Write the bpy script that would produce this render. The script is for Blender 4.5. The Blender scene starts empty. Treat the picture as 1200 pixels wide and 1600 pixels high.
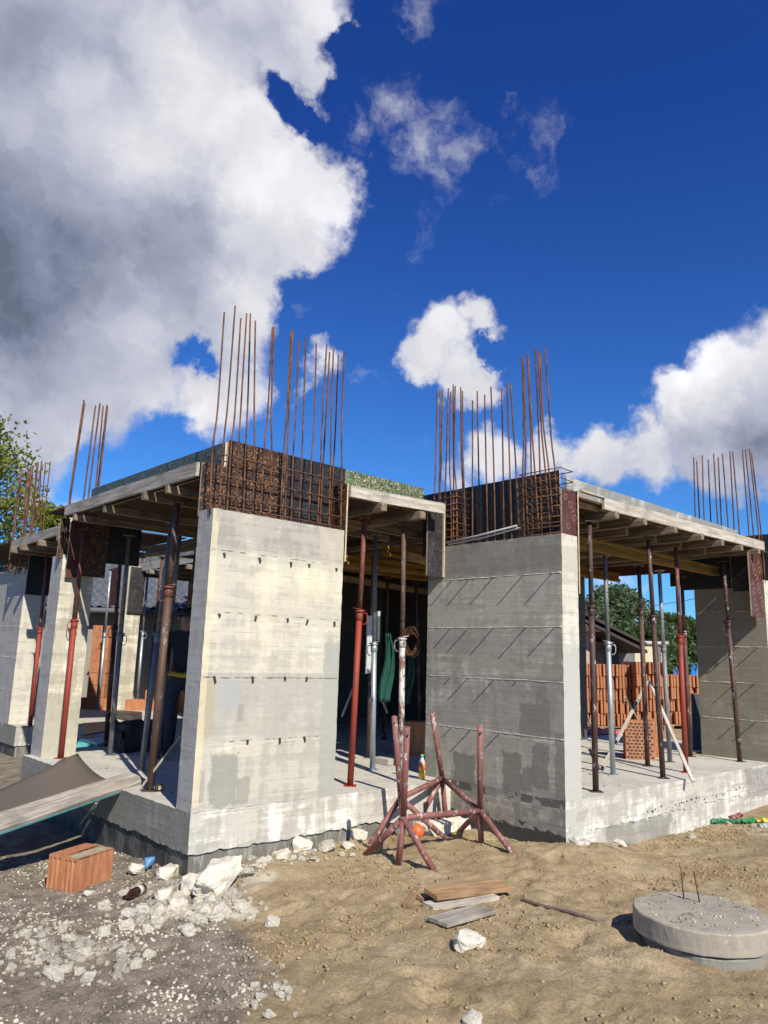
import bpy, bmesh, math, random
import numpy as np
from mathutils import Vector, Matrix, noise as mnoise
random.seed(7); rng = np.random.default_rng(7)
SC = bpy.context.scene; COL = SC.collection
R = math.radians

# ------------------------------------------------------------------ camera
F_PX = 1172.3                                   # focal length in pixels of the 1200 x 1600 photograph
pitch, roll, yaw = R(10.877), R(1.748), R(47.54)
fw = Vector((math.cos(yaw)*math.cos(pitch), math.sin(yaw)*math.cos(pitch), math.sin(pitch)))
rt0 = fw.cross(Vector((0, 0, 1))).normalized(); up0 = rt0.cross(fw)
rt = rt0*math.cos(roll)+up0*math.sin(roll); up = rt.cross(fw)
CAM = Vector((-3.12, -5.53, 1.72))
cd = bpy.data.cameras.new('camera'); cam = bpy.data.objects.new('camera', cd); COL.objects.link(cam)
cd.sensor_fit = 'VERTICAL'; cd.sensor_height = 24; cd.sensor_width = 18; cd.lens = F_PX/1600*24
cd.clip_start = .05; cd.clip_end = 3000
cam.matrix_world = Matrix.Translation(CAM) @ Matrix((rt, up, -fw)).transposed().to_4x4()
SC.camera = cam

def ray(x, y): return fw*F_PX+rt*(x-600)-up*(y-800)
def on(x, y, ax, v):                             # photo pixel -> point on the real plane (axis ax = v)
    r = ray(x, y); return CAM+r*((v-CAM[ax])/r[ax])
def dep(x, y, d):                                # photo pixel -> point at depth d metres
    return CAM+ray(x, y)*(d/F_PX)
def pix(P):
    d = Vector(P)-CAM; z = d.dot(fw); return 600+F_PX*d.dot(rt)/z, 800-F_PX*d.dot(up)/z, z

# ------------------------------------------------------------------ light
SUN = Vector((-.30, -.95, .84)).normalized()     # direction towards the sun
sd = bpy.data.lights.new('sun', 'SUN'); sd.energy = 5.0; sd.angle = R(.5); sd.color = (1, .945, .84)
so = bpy.data.objects.new('sun', sd); COL.objects.link(so)
so.rotation_euler = (-SUN).to_track_quat('-Z', 'Y').to_euler(); so.location = (-5, -15, 12)
SC.view_settings.view_transform = 'Standard'; SC.view_settings.look = 'None'
SC.view_settings.exposure = .22; SC.view_settings.gamma = 1; SC.view_settings.use_curve_mapping = False

# ------------------------------------------------------------------ node helper
class NT:
    def __init__(s, tree): s.t = tree; s.n = tree.nodes; s.l = tree.links
    def put(s, sock, v):
        if hasattr(v, 'is_linked'): s.l.new(v, sock)
        elif v is not None:
            if isinstance(v, (tuple, list)) and len(v) == 3 and sock.type == 'RGBA': v = (*v, 1)
            sock.default_value = v
    def node(s, typ, ins=None, **kw):
        n = s.n.new(typ)
        for k, v in kw.items(): setattr(n, k, v)
        for k, v in (ins or {}).items(): s.put(n.inputs[k], v)
        return n
    def m(s, op, a, b=None, c=None, clamp=False):
        n = s.n.new('ShaderNodeMath'); n.operation = op; n.use_clamp = clamp
        s.put(n.inputs[0], a)
        if b is not None: s.put(n.inputs[1], b)
        if c is not None: s.put(n.inputs[2], c)
        return n.outputs[0]
    def vm(s, op, a, b=None, sc=None):
        n = s.n.new('ShaderNodeVectorMath'); n.operation = op
        s.put(n.inputs[0], a)
        if b is not None: s.put(n.inputs[1], b)
        if sc is not None: s.put(n.inputs[3], sc)
        return n.outputs[1] if op in ('DISTANCE', 'DOT_PRODUCT', 'LENGTH') else n.outputs[0]
    def mr(s, v, a, b, c=0., d=1., smooth=False):
        n = s.n.new('ShaderNodeMapRange'); n.interpolation_type = 'SMOOTHSTEP' if smooth else 'LINEAR'
        s.put(n.inputs[0], v)
        for i, q in enumerate((a, b, c, d)): s.put(n.inputs[i+1], q)
        return n.outputs[0]
    def noise(s, vec, scale, detail=4, rough=.55, dist=0, out=0):
        n = s.n.new('ShaderNodeTexNoise'); s.put(n.inputs['Vector'], vec)
        n.inputs['Scale'].default_value = scale; n.inputs['Detail'].default_value = detail
        n.inputs['Roughness'].default_value = rough; n.inputs['Distortion'].default_value = dist
        return n.outputs[out]
    def scale(s, vec, x, y, z): return s.vm('MULTIPLY', vec, (x, y, z))
    def mix(s, f, a, b, mode='MIX'):
        n = s.n.new('ShaderNodeMix'); n.data_type = 'RGBA'; n.blend_type = mode
        s.put(n.inputs[0], f); s.put(n.inputs[6], a); s.put(n.inputs[7], b)
        return n.outputs[2]
def newmat(name):
    m = bpy.data.materials.new(name); m.use_nodes = True; t = NT(m.node_tree)
    b = m.node_tree.nodes['Principled BSDF']
    co = t.node('ShaderNodeTexCoord').outputs['Object']
    return m, t, b, co
def bump(t, b, h, strength=.4, dist=.01):
    n = t.node('ShaderNodeBump', {'Height': h, 'Strength': strength, 'Distance': dist}); t.l.new(n.outputs[0], b.inputs['Normal'])

# ------------------------------------------------------------------ sky with clouds (world directions)
w = bpy.data.worlds.new('World'); SC.world = w; w.use_nodes = True
W = NT(w.node_tree); W.n.clear()
geo = W.node('ShaderNodeTexCoord').outputs['Generated']
D = W.vm('NORMALIZE', geo)
sky = W.node('ShaderNodeTexSky', sky_type='NISHITA', sun_disc=False, sun_elevation=math.asin(SUN.z),
             sun_rotation=math.atan2(SUN.x, SUN.y), altitude=400, air_density=1.0, dust_density=.25, ozone_density=3.0)
sep = W.node('ShaderNodeSeparateXYZ', {0: D}).outputs
blue = W.mix(W.mr(sep[2], .02, .62, smooth=False), (.42, .95, 1.45), (.18, .47, 1.22))
skyc = W.mix(1, sky.outputs[0], blue, 'MULTIPLY')
warp1 = W.vm('SUBTRACT', W.noise(D, 5.5, 9, .62, out=1), (.5, .5, .5))
warp2 = W.vm('SUBTRACT', W.noise(D, 26, 5, .6, out=1), (.5, .5, .5))
DW = W.vm('ADD', D, W.vm('ADD', W.vm('SCALE', warp1, sc=.15), W.vm('SCALE', warp2, sc=.055)))
def field(blobs, vec):
    cur = None
    for (x, y, r, s) in blobs:
        d = ray(x, y); q = F_PX/d.length; d = d.normalized()
        n = W.mr(W.vm('DISTANCE', vec, tuple(d)), 0., r/F_PX*q*1.25, s, 0.)
        cur = n if cur is None else W.m('SMOOTH_MAX', cur, n, .12)
    return cur
blobs = [(-80, -60, 420, 1.5), (170, -80, 330, 1.4), (400, -40, 165, 1.3), (465, 20, 95, 1.0), (480, 110, 62, .85), (420, 90, 90, .9),
         (40, 260, 370, 1.5), (270, 300, 215, 1.4), (420, 330, 125, 1.2), (490, 310, 84, .95), (300, 430, 170, 1.2), (400, 420, 90, .9), (60, 560, 210, 1.2),
         (190, 590, 110, 1.1), (310, 615, 80, .9), (20, 640, 100, 1.0), (385, 605, 50, .6),
         (664, 562, 58, .85), (705, 530, 56, .85), (762, 506, 50, .72), (738, 592, 66, .95),
         (505, 572, 52, .8), (475, 598, 46, .55), (345, 600, 90, .85),
         (1165, 600, 105, 1.1), (1062, 625, 62, 1.0), (1240, 640, 140, 1.3), (1110, 690, 100, 1.1), (1010, 720, 75, 1.0),
         (920, 712, 66, .9), (850, 700, 55, .85), (775, 725, 60, .75), (715, 748, 50, .55), (960, 735, 66, .9), (1210, 710, 80, .9),
         (110, 795, 70, .7), (40, 765, 60, .6), (960, 892, 90, .5), (610, 770, 60, .38), (1320, 560, 170, 1.2), (-350, 300, 400, 1.3), (-250, 700, 200, 1)]
wisps = [(555, 195, 62, .5), (620, 165, 70, .62), (655, 215, 85, .7), (715, 238, 62, .6), (690, 290, 52, .45), (838, 240, 85, .5), (800, 290, 40, .3), (655, 0, 60, .6), (652, 372, 50, .38), (782, 160, 45, .34), (575, 602, 48, .5), (455, 490, 44, .4), (540, 455, 40, .35), (598, 525, 26, .35), (1000, 625, 40, .45), (690, 690, 60, .3), (520, 130, 50, .35)]
holes = [(440, 185, 40, .7), (775, 552, 30, .7), (300, 552, 34, .6), (560, 60, 40, .6), (905, 560, 90, .5), (470, 470, 70, .5), (545, 160, 40, .5), (120, 715, 70, .4), (280, 668, 50, .3)]
Fd = W.m('SUBTRACT', field(blobs, DW), field(holes, DW))
n3 = W.noise(D, 9, 8, .6)
dens = W.mr(W.m('ADD', Fd, W.m('MULTIPLY', W.m('SUBTRACT', n3, .5), .55)), .20, .52, smooth=True)
densw = W.m('MULTIPLY', W.mr(W.m('ADD', field(wisps, DW), W.m('MULTIPLY', W.m('SUBTRACT', W.noise(DW, 15, 9, .68), .5), 1.1)), .22, .85, smooth=True), .62)
dens = W.m('MAXIMUM', dens, densw)
# the same field a little further from the sun side gives the bright rims
DS = W.vm('ADD', DW, W.vm('SCALE', tuple(Vector((-.2, -.3, 1)).normalized()), sc=.06))
F2 = field(blobs[:17]+blobs[17:24]+blobs[24:36], DS)
rim = W.mr(F2, .25, 1.05, 1., 0., smooth=True)
darks = [(-60, 410, 250, 1.0), (110, 385, 170, .8), (-10, 500, 120, .8), (240, 390, 120, .5), (40, 80, 150, .42), (190, 100, 120, .4), (310, 70, 100, .3), (140, 170, 60, .3), (1190, 680, 110, .75), (1100, 700, 80, .5), (150, 600, 120, .25)]
Fk = field(darks, W.vm('ADD', D, W.vm('SCALE', warp1, sc=.12)))
n4 = W.noise(DW, 7, 7, .55)
lum = W.m('ADD', W.m('MULTIPLY', W.mr(rim, 0, 1, .78, .98), W.mr(n4, .3, .72, .76, 1.16)), W.m('MULTIPLY', Fk, -.58))
brights = [(270, 130, 90, 1.), (340, 200, 90, .8), (180, 230, 120, .7), (60, 190, 90, .6), (420, 300, 90, .8), (500, 20, 80, .7), (120, 290, 90, .5), (480, 330, 60, .7), (300, 640, 70, .7), (210, 500, 70, .5), (370, 450, 70, .5), (1060, 600, 50, .8), (1130, 545, 60, .8), (900, 690, 60, .6), (700, 540, 50, .6)]
Fb = field(brights, W.vm('ADD', D, W.vm('ADD', W.vm('SCALE', warp1, sc=.16), W.vm('SCALE', warp2, sc=.05))))
lum = W.m('ADD', W.m('SUBTRACT', lum, .10), W.m('MULTIPLY', Fb, .30))
lum = W.m('MAXIMUM', lum, .19)
cl = W.mix(W.mr(lum, .2, .8), (.80, .93, 1.36), (1.0, 1.0, 1.06))
cloud = W.mix(1, cl, W.node('ShaderNodeCombineColor', {0: lum, 1: lum, 2: lum}).outputs[0], 'MULTIPLY')
SKY = .085
bg1 = W.node('ShaderNodeBackground', {0: skyc, 1: SKY}); bg2 = W.node('ShaderNodeBackground', {0: cloud, 1: .80})
mx = W.node('ShaderNodeMixShader', {0: dens, 1: bg1.outputs[0], 2: bg2.outputs[0]})
W.l.new(mx.outputs[0], W.node('ShaderNodeOutputWorld').inputs[0])

# ------------------------------------------------------------------ materials
def concrete(name, c1, c2, ax=0, patches=(), pc=(.30, .29, .25), bands=True, grain=1., streak=.5, warm=None, rough=.92, lines=True):
    m, t, b, co = newmat(name)
    s = t.node('ShaderNodeSeparateXYZ', {0: co}).outputs
    blot = t.noise(co, 2.2, 6, .62)
    st = t.noise(t.scale(co, 1.3, 1.3, 22), 1.6, 5, .6)
    vs = t.noise(t.scale(co, 11, 11, .9), 1.0, 4, .6)
    fine = t.noise(co, 60, 4, .7)
    f = t.m('ADD', t.m('ADD', t.m('MULTIPLY', st, .42), t.m('MULTIPLY', blot, .75)), t.m('MULTIPLY', vs, streak*.5))
    f = t.mr(f, .68+.1*streak, .92+.1*streak, smooth=True)
    rect = t.m('ADD', t.m('ADD', t.m('MULTIPLY', t.noise(t.scale(co, 1.2, 1.2, 15), 1.0, 4, .6), .8), t.m('MULTIPLY', t.noise(t.scale(co, 13, 13, 1.6), 1.0, 3, .6), .7)), t.m('MULTIPLY', t.noise(co, 3.2, 5, .65), 1.1))
    col = t.mix(f, c2, c1)
    col = t.mix(t.m('MULTIPLY', t.mr(rect, 1.25, 1.42, smooth=True), .55+.25*min(1, streak)), col, tuple(.62*a+.2*b for a, b in zip(c2, (.32, .27, .22))))
    if warm:
        wn = t.mr(t.noise(co, 1.1, 4, .6), .5, .7, smooth=True); col = t.mix(t.m('MULTIPLY', wn, .6), col, warm)
    if bands:
        k = t.m('FLOOR', t.m('DIVIDE', t.m('SUBTRACT', s[2], .53), .51))
        wn = t.node('ShaderNodeTexWhiteNoise', {'W': k}, noise_dimensions='1D').outputs[0]
        col = t.mix(1, col, t.mix(wn, (.80, .80, .82), (1.12, 1.12, 1.08)), 'MULTIPLY')
    # fine dark board lines and pitting
    pn = t.noise(t.scale(co, 2, 2, 2), 3, 3)
    if lines:
        wob = t.m('ADD', s[2], t.m('MULTIPLY', t.noise(t.scale(co, 1, 1, .2), 3, 2), .012))
        ln = t.m('ABSOLUTE', t.m('SUBTRACT', t.m('FRACT', t.m('MULTIPLY', wob, 9.8)), .5))
        lm = t.m('MULTIPLY', t.mr(ln, .0, .05, 1, 0), t.mr(pn, .45, .6))
        col = t.mix(t.m('MULTIPLY', lm, .45), col, (.12, .115, .10))
    pit = t.mr(t.noise(t.scale(co, 1, 1, 2.2), 34, 3, .5), .70, .76)
    col = t.mix(t.m('MULTIPLY', pit, .55), col, (.13, .12, .10))
    wp = t.mr(t.noise(t.scale(co, 1, 1, 1.6), 16, 5, .7), .62, .70)
    col = t.mix(t.m('MULTIPLY', wp, .35), col, (.78, .76, .68))
    col = t.mix(t.mr(fine, .45, .72, .0, .22), col, (.18, .17, .145))
    if patches:
        en = t.m('MULTIPLY', t.m('SUBTRACT', t.noise(co, 7, 5, .65), .5), 1.1)
        for pt in patches:
            u0, u1, z0, z1 = pt[:4]; k = pt[4] if len(pt) > 4 else .8
            a = t.m('DIVIDE', t.m('ABSOLUTE', t.m('SUBTRACT', s[ax], (u0+u1)/2)), abs(u1-u0)/2)
            c = t.m('DIVIDE', t.m('ABSOLUTE', t.m('SUBTRACT', s[2], (z0+z1)/2)), abs(z1-z0)/2)
            d = t.m('ADD', t.m('MAXIMUM', a, c), en)
            col = t.mix(t.m('MULTIPLY', t.mr(d, .96, 1.06, 1, 0), k), col, pt[5] if len(pt) > 5 else pc)
    t.l.new(col, b.inputs['Base Color']); b.inputs['Roughness'].default_value = rough
    b.inputs['Specular IOR Level'].default_value = .25
    h = t.m('ADD', t.m('ADD', t.m('MULTIPLY', st, .9), t.m('MULTIPLY', fine, .35)), t.m('MULTIPLY', pit, -1.2))
    bump(t, b, h, .35*grain, .007)
    return m

def simple(name, c1, c2, scale=8, stretch=(1, 1, 1), rough=.7, bst=.3, metal=0, detail=5, lo=.35, hi=.65, spec=.4, bd=.004):
    m, t, b, co = newmat(name)
    v = t.scale(co, *stretch)
    n = t.noise(v, scale, detail, .62); n2 = t.noise(v, scale*6, 4, .6)
    col = t.mix(t.mr(t.m('ADD', t.m('MULTIPLY', n, .7), t.m('MULTIPLY', n2, .3)), lo, hi, smooth=True), c1, c2)
    t.l.new(col, b.inputs['Base Color']); b.inputs['Roughness'].default_value = rough; b.inputs['Metallic'].default_value = metal
    b.inputs['Specular IOR Level'].default_value = spec
    if bst: bump(t, b, t.m('ADD', n, n2), bst, bd)
    return m

def wood(name, c1, c2, knots=True, rough=.85):
    m, t, b, co = newmat(name)
    oi = t.node('ShaderNodeObjectInfo').outputs['Random']
    v = t.vm('ADD', t.scale(co, 1.0, 14, 14), t.node('ShaderNodeCombineXYZ', {0: t.m('MULTIPLY', oi, 40), 1: t.m('MULTIPLY', oi, 17)}).outputs[0])
    g = t.noise(v, 2.2, 6, .65, .5); st = t.noise(co, 3.5, 4, .6); fi = t.noise(t.scale(co, 3, 60, 60), 2.2, 3)
    col = t.mix(t.mr(g, .32, .68, smooth=True), c1, c2)
    col = t.mix(t.mr(st, .5, .72, 0, .55), col, tuple(q*.55 for q in c1))
    col = t.mix(t.mr(fi, .55, .75, 0, .5), col, tuple(q*.45 for q in c1))
    t.l.new(col, b.inputs['Base Color']); b.inputs['Roughness'].default_value = rough; b.inputs['Specular IOR Level'].default_value = .2
    bump(t, b, t.m('ADD', g, fi), .5, .006)
    return m

def paintmetal(name, paint, rust, white=0., rough=.6, amt=.5):
    m, t, b, co = newmat(name)
    oi = t.node('ShaderNodeObjectInfo').outputs['Random']
    v = t.vm('ADD', co, t.node('ShaderNodeCombineXYZ', {0: t.m('MULTIPLY', oi, 30), 2: t.m('MULTIPLY', oi, 11)}).outputs[0])
    n = t.noise(t.scale(v, 1, 1, .35), 9, 6, .68); n2 = t.noise(v, 55, 4, .6)
    col = t.mix(t.mr(n, amt-.07, amt+.09, smooth=True), paint, rust)
    col = t.mix(t.mr(n2, .45, .75, 0, .35), col, tuple(q*.5 for q in rust))
    if white:
        wn = t.mr(t.noise(t.scale(v, 1, 1, .5), 19, 6, .75), .63-white*.14, .67-white*.1)
        col = t.mix(t.m('MULTIPLY', wn, .85), col, (.62, .60, .56))
    t.l.new(col, b.inputs['Base Color']); b.inputs['Roughness'].default_value = rough; b.inputs['Specular IOR Level'].default_value = .4
    bump(t, b, t.m('ADD', n, n2), .35, .003)
    return m

def plyprint(name, base, mark, sc=9, amt=.5, grid=False, worn=.3, rough=.45):
    m, t, b, co = newmat(name)
    n = t.noise(co, 5, 6, .65)
    if grid:
        vor = t.node('ShaderNodeTexBrick', {'Vector': t.node('ShaderNodeMapping', {'Vector': co, 'Rotation': (0, 0, R(-52))}).outputs[0], 'Scale': sc, 'Color1': (0, 0, 0, 1), 'Color2': (0, 0, 0, 1), 'Mortar': (1, 1, 1, 1), 'Mortar Size': .09}).outputs[0]
        mk = t.m('MULTIPLY', vor, .7)
    else:
        wv = t.noise(co, sc, 2, .4, 3.2); wv2 = t.noise(t.vm('ADD', co, (3, 7, 5)), sc*2.1, 2, .5, 2.)
        mk = t.m('MULTIPLY', t.mr(t.m('ABSOLUTE', t.m('SUBTRACT', wv, .5)), .015, .05, 1, 0), t.mr(wv2, .42, .5))
    col = t.mix(t.m('MULTIPLY', mk, amt), base, mark)
    col = t.mix(t.mr(n, .5, .7, 0, worn), col, tuple(min(1, q*2.2+.06) for q in base))
    sp = t.mr(t.noise(co, 38, 5, .8), .66, .72); col = t.mix(t.m('MULTIPLY', sp, worn), col, (.5, .48, .43))
    t.l.new(col, b.inputs['Base Color']); b.inputs['Roughness'].default_value = rough; b.inputs['Specular IOR Level'].default_value = .3
    bump(t, b, n, .2, .004)
    return m

def flat(name, c, rough=.6, **k):
    m, t, b, co = newmat(name)
    n = t.noise(co, 20, 4, .6); col = t.mix(t.mr(n, .3, .7), tuple(q*.8 for q in c), tuple(min(1, q*1.15) for q in c))
    t.l.new(col, b.inputs['Base Color']); b.inputs['Roughness'].default_value = rough
    for kk, v in k.items(): b.inputs[kk.replace('_', ' ')].default_value = v
    return m

M = {}
def pxr(x0, y0, x1, y1, ax, v, out):              # a photo rectangle on a wall plane -> (u0, u1, z0, z1)
    a = on(x0, y1, ax, v); c = on(x1, y0, ax, v); return (min(a[out], c[out]), max(a[out], c[out]), a.z, c.z)
GP = (.33, .325, .28)
PG = (.30, .295, .25)
p1 = [(.15, .40, .5, .90, .85, PG), (.40, .52, .5, .70, .8, PG), (.05, .10, .55, .78, .6, PG), (1.25, 1.55, .46, 1.84, .85, (.37, .365, .315)), (-.1, 1.6, 1.0, 1.50, .55, (.42, .40, .34)),
      (.16, .36, 1.27, 1.5, .7, (.38, .39, .38)), (.36, .42, 1.15, 1.3, .7, (.30, .29, .25)), (-.02, .14, 1.05, 1.48, .6, (.42, .36, .22)), (0, .06, .5, 2.9, .5, (.74, .64, .40)), (-.2, 1.6, 2.50, 2.58, .4, (.45, .42, .34)), (-.2, 1.6, 2.02, 2.12, .45, (.50, .46, .37)), (1.15, 1.43, 2.6, 2.9, .35, (.55, .48, .33))]
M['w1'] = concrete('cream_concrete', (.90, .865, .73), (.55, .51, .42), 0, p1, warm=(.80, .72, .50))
M['w1side'] = concrete('shade_side_concrete', (.56, .54, .49), (.42, .40, .36), 1, (), bands=False, streak=.3)  # shade of the walls' unlit sides put into a greyer base colour
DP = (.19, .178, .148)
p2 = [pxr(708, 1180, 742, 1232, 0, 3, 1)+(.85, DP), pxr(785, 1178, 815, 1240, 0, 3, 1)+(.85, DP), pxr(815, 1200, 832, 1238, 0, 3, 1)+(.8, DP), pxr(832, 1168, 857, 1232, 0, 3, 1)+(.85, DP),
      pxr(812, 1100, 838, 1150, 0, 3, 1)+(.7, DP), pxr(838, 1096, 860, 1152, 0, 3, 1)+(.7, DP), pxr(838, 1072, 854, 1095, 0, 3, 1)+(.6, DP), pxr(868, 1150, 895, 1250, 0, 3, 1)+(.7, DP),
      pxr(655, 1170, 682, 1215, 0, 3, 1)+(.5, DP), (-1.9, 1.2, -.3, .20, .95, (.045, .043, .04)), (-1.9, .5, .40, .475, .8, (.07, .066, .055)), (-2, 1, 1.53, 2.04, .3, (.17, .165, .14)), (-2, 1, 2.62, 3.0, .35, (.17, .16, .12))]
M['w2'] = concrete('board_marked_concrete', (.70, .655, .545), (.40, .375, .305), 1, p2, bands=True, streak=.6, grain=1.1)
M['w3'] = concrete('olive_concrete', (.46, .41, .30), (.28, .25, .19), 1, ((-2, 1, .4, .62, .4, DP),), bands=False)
M['w2end'] = concrete('pale_concrete', (.88, .83, .68), (.62, .58, .47), 0, ((2.9, 3.5, .1, 1.95, .9, (.47, .465, .40)),), bands=False, streak=.3)  # sunlit wall ends painted paler than the faces round the corner
M['col'] = concrete('column_concrete', (.78, .73, .58), (.52, .48, .37), 0, ((-1, 2, .4, 1.15, .6, (.40, .38, .29)),), bands=False, streak=1., lines=False)
M['slab'] = concrete('slab_concrete', (.90, .87, .77), (.56, .53, .45), 0, (), bands=False, streak=.1, lines=False)
M['slabedge'] = concrete('slab_edge_concrete', (.92, .89, .79), (.54, .51, .43), 0, ((3.6, 5.0, -.3, .16, .7, (.22, .21, .18)), (6.9, 7.7, .1, .45, .6, (.2, .19, .17))), bands=False, streak=.9)
M['slabside'] = concrete('slab_side_concrete', (.40, .38, .32), (.25, .24, .20), 1, (), bands=False, streak=.5)  # slab's shaded side painted far darker than its sunlit edge
M['dark'] = concrete('painted_shade_concrete', (.16, .15, .13), (.09, .085, .075), 0, (), bands=False)  # room shade put into the dark base colour
M['disc'] = concrete('cover_concrete', (.60, .54, .42), (.36, .32, .25), 0, (), bands=False, lines=False, streak=.6)
def tar():
    m, t, b, co = newmat('bitumen_coat')
    v = t.noise(t.scale(co, 26, 26, 1.2), 1.4, 5, .7); n = t.noise(co, 5, 6, .6); d = t.noise(t.scale(co, 1, 1, .6), 18, 4, .6)
    col = t.mix(t.mr(v, .56, .70), (.035, .034, .032), (.34, .33, .30))
    col = t.mix(t.mr(n, .45, .65), col, (.12, .12, .105)); col = t.mix(t.mr(d, .70, .74), col, (.6, .58, .52))
    t.l.new(col, b.inputs['Base Color']); b.inputs['Roughness'].default_value = .6; bump(t, b, v, .5, .01); return m
M['tar'] = tar()
def tarfront():
    m, t, b, co = newmat('damp_foundation')
    v = t.noise(t.scale(co, 16, 16, 2.5), 1.4, 7, .75, .6); n = t.noise(co, 4, 6, .6)
    col = t.mix(t.mr(v, .50, .68), (.15, .143, .12), (.50, .475, .41)); col = t.mix(t.mr(n, .5, .7), col, (.22, .21, .17))
    t.l.new(col, b.inputs['Base Color']); b.inputs['Roughness'].default_value = .8; bump(t, b, v, .5, .01); return m
M['tarf'] = tarfront()
M['rebar'] = simple('rusty_steel', (.06, .027, .015), (.24, .105, .045), 14, (1, 1, .5), .8, .5, .2)
M['wire'] = simple('dull_wire', (.12, .11, .10), (.30, .28, .25), 20, rough=.6)
M['clip'] = flat('dark_clip', (.045, .042, .038))
M['greyt'] = wood('grey_timber', (.24, .21, .165), (.48, .43, .36))
M['palet'] = wood('pale_timber', (.38, .33, .255), (.60, .54, .45))
M['brownt'] = wood('brown_timber', (.22, .14, .075), (.42, .30, .17))
M['joist'] = wood('joist_timber', (.13, .095, .06), (.32, .25, .17))  # colour darkened to carry the gloom beneath the roof
M['fresh'] = wood('fresh_timber', (.27, .155, .075), (.45, .29, .155))
M['yellow'] = wood('yellow_beam', (.20, .10, .02), (.34, .19, .04))
M['plyedge'] = wood('plywood_edge', (.50, .38, .23), (.66, .54, .36))
M['deck'] = wood('deck_plywood', (.055, .033, .02), (.11, .07, .04))  # colour darkened to deepen the shade under the decks
M['p_brown'] = plyprint('brown_printed_plywood', (.035, .022, .016), (.34, .18, .075), 10, .8, worn=.22)
M['p_black'] = plyprint('black_plywood', (.022, .022, .024), (.10, .10, .10), 6, .3, worn=.15)
M['p_red'] = plyprint('red_brown_plywood', (.085, .03, .022), (.2, .1, .07), 9, .3, worn=.25)
M['p_green'] = plyprint('green_printed_plywood', (.045, .075, .035), (.66, .60, .33), 17, 1., worn=.45)
M['p_dgreen'] = plyprint('dark_green_plywood', (.022, .035, .028), (.35, .38, .26), 22, .8, worn=.3)
M['p_worn'] = plyprint('worn_black_plywood', (.028, .026, .026), (.16, .15, .14), 9, .35, worn=.42)
M['p_grid'] = plyprint('mesh_plywood', (.042, .032, .026), (.24, .20, .155), 8, .75, grid=True, worn=.15)
M['p_conc'] = plyprint('cement_crusted_plywood', (.27, .265, .24), (.10, .10, .09), 24, .55, worn=.6, rough=.9)
M['red'] = paintmetal('red_painted_steel', (.30, .045, .025), (.17, .05, .03), .0, amt=.62)
M['redbr'] = paintmetal('red_rusty_steel', (.20, .06, .04), (.12, .045, .03), .1, amt=.5)
M['galv'] = simple('galvanised_steel', (.30, .35, .38), (.50, .55, .58), 10, (1, 1, .4), .45, .1, .6, lo=.3, hi=.7)
M['dgalv'] = simple('dull_galvanised_steel', (.13, .14, .14), (.24, .25, .25), 10, (1, 1, .4), .5, .1, .15)
M['brownm'] = paintmetal('brown_rusty_steel', (.10, .052, .042), (.055, .03, .026), .25, amt=.5)
M['white'] = paintmetal('paint_splashed_steel', (.22, .10, .06), (.12, .06, .04), 1.3, amt=.5)
M['rustp'] = paintmetal('rust_pipe', (.125, .072, .052), (.10, .055, .035), .15, amt=.5)
M['trestle'] = paintmetal('red_lead_pipe', (.25, .095, .08), (.18, .075, .06), .45, amt=.55)
M['clay'] = simple('fired_clay', (.31, .115, .048), (.54, .24, .115), 5, (6, 6, .8), .85, .6, lo=.3, hi=.7)
M['claydk'] = simple('clay_inside', (.30, .11, .05), (.42, .17, .08), 9)
M['mortar'] = simple('mortar_crust', (.30, .26, .17), (.50, .44, .32), 30, bst=.9)
M['stone'] = simple('limestone', (.55, .48, .34), (.88, .82, .68), 5, rough=.95, bst=.9, lo=.30, hi=.62, spec=.15, bd=.015)
M['stone2'] = simple('grey_limestone', (.38, .34, .26), (.72, .66, .54), 6, rough=.95, bst=.9, spec=.15, bd=.015)
M['peb'] = simple('pebble', (.22, .19, .145), (.62, .56, .44), 3.1, rough=.95, bst=.2, spec=.15, lo=.42, hi=.6)
M['sandclod'] = simple('sand_clod', (.25, .18, .09), (.40, .30, .16), 6, rough=1, bst=.5, spec=.1)

# ------------------------------------------------------------------ object helpers
def setp(o, label=None, cat=None, group=None, kind=None):
    if label: o['label'] = label
    if cat: o['category'] = cat
    if group: o['group'] = group
    if kind: o['kind'] = kind
    return o
def thing(name, label, cat, loc=(0, 0, 0), rot=None, group=None):
    o = bpy.data.objects.new(name, None); o.empty_display_size = .1; COL.objects.link(o)
    o.location = loc
    if rot is not None: o.rotation_euler = rot
    return setp(o, label, cat, group)
def mesh(name, me, mats, parent=None, smooth=False):
    if not isinstance(mats, (list, tuple)): mats = [mats]
    for q in mats: me.materials.append(q)
    if smooth: me.polygons.foreach_set('use_smooth', [True]*len(me.polygons))
    o = bpy.data.objects.new(name, me); COL.objects.link(o)
    if parent is not None: o.parent = parent
    return o
def obj(name, bm, mats, parent=None, smooth=False):
    me = bpy.data.meshes.new(name); bm.to_mesh(me); bm.free(); return mesh(name, me, mats, parent, smooth)
def pyobj(name, v, f, mats, parent=None, smooth=False):
    me = bpy.data.meshes.new(name); me.from_pydata([tuple(q) for q in v], [], f); me.update(); return mesh(name, me, mats, parent, smooth)
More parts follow.
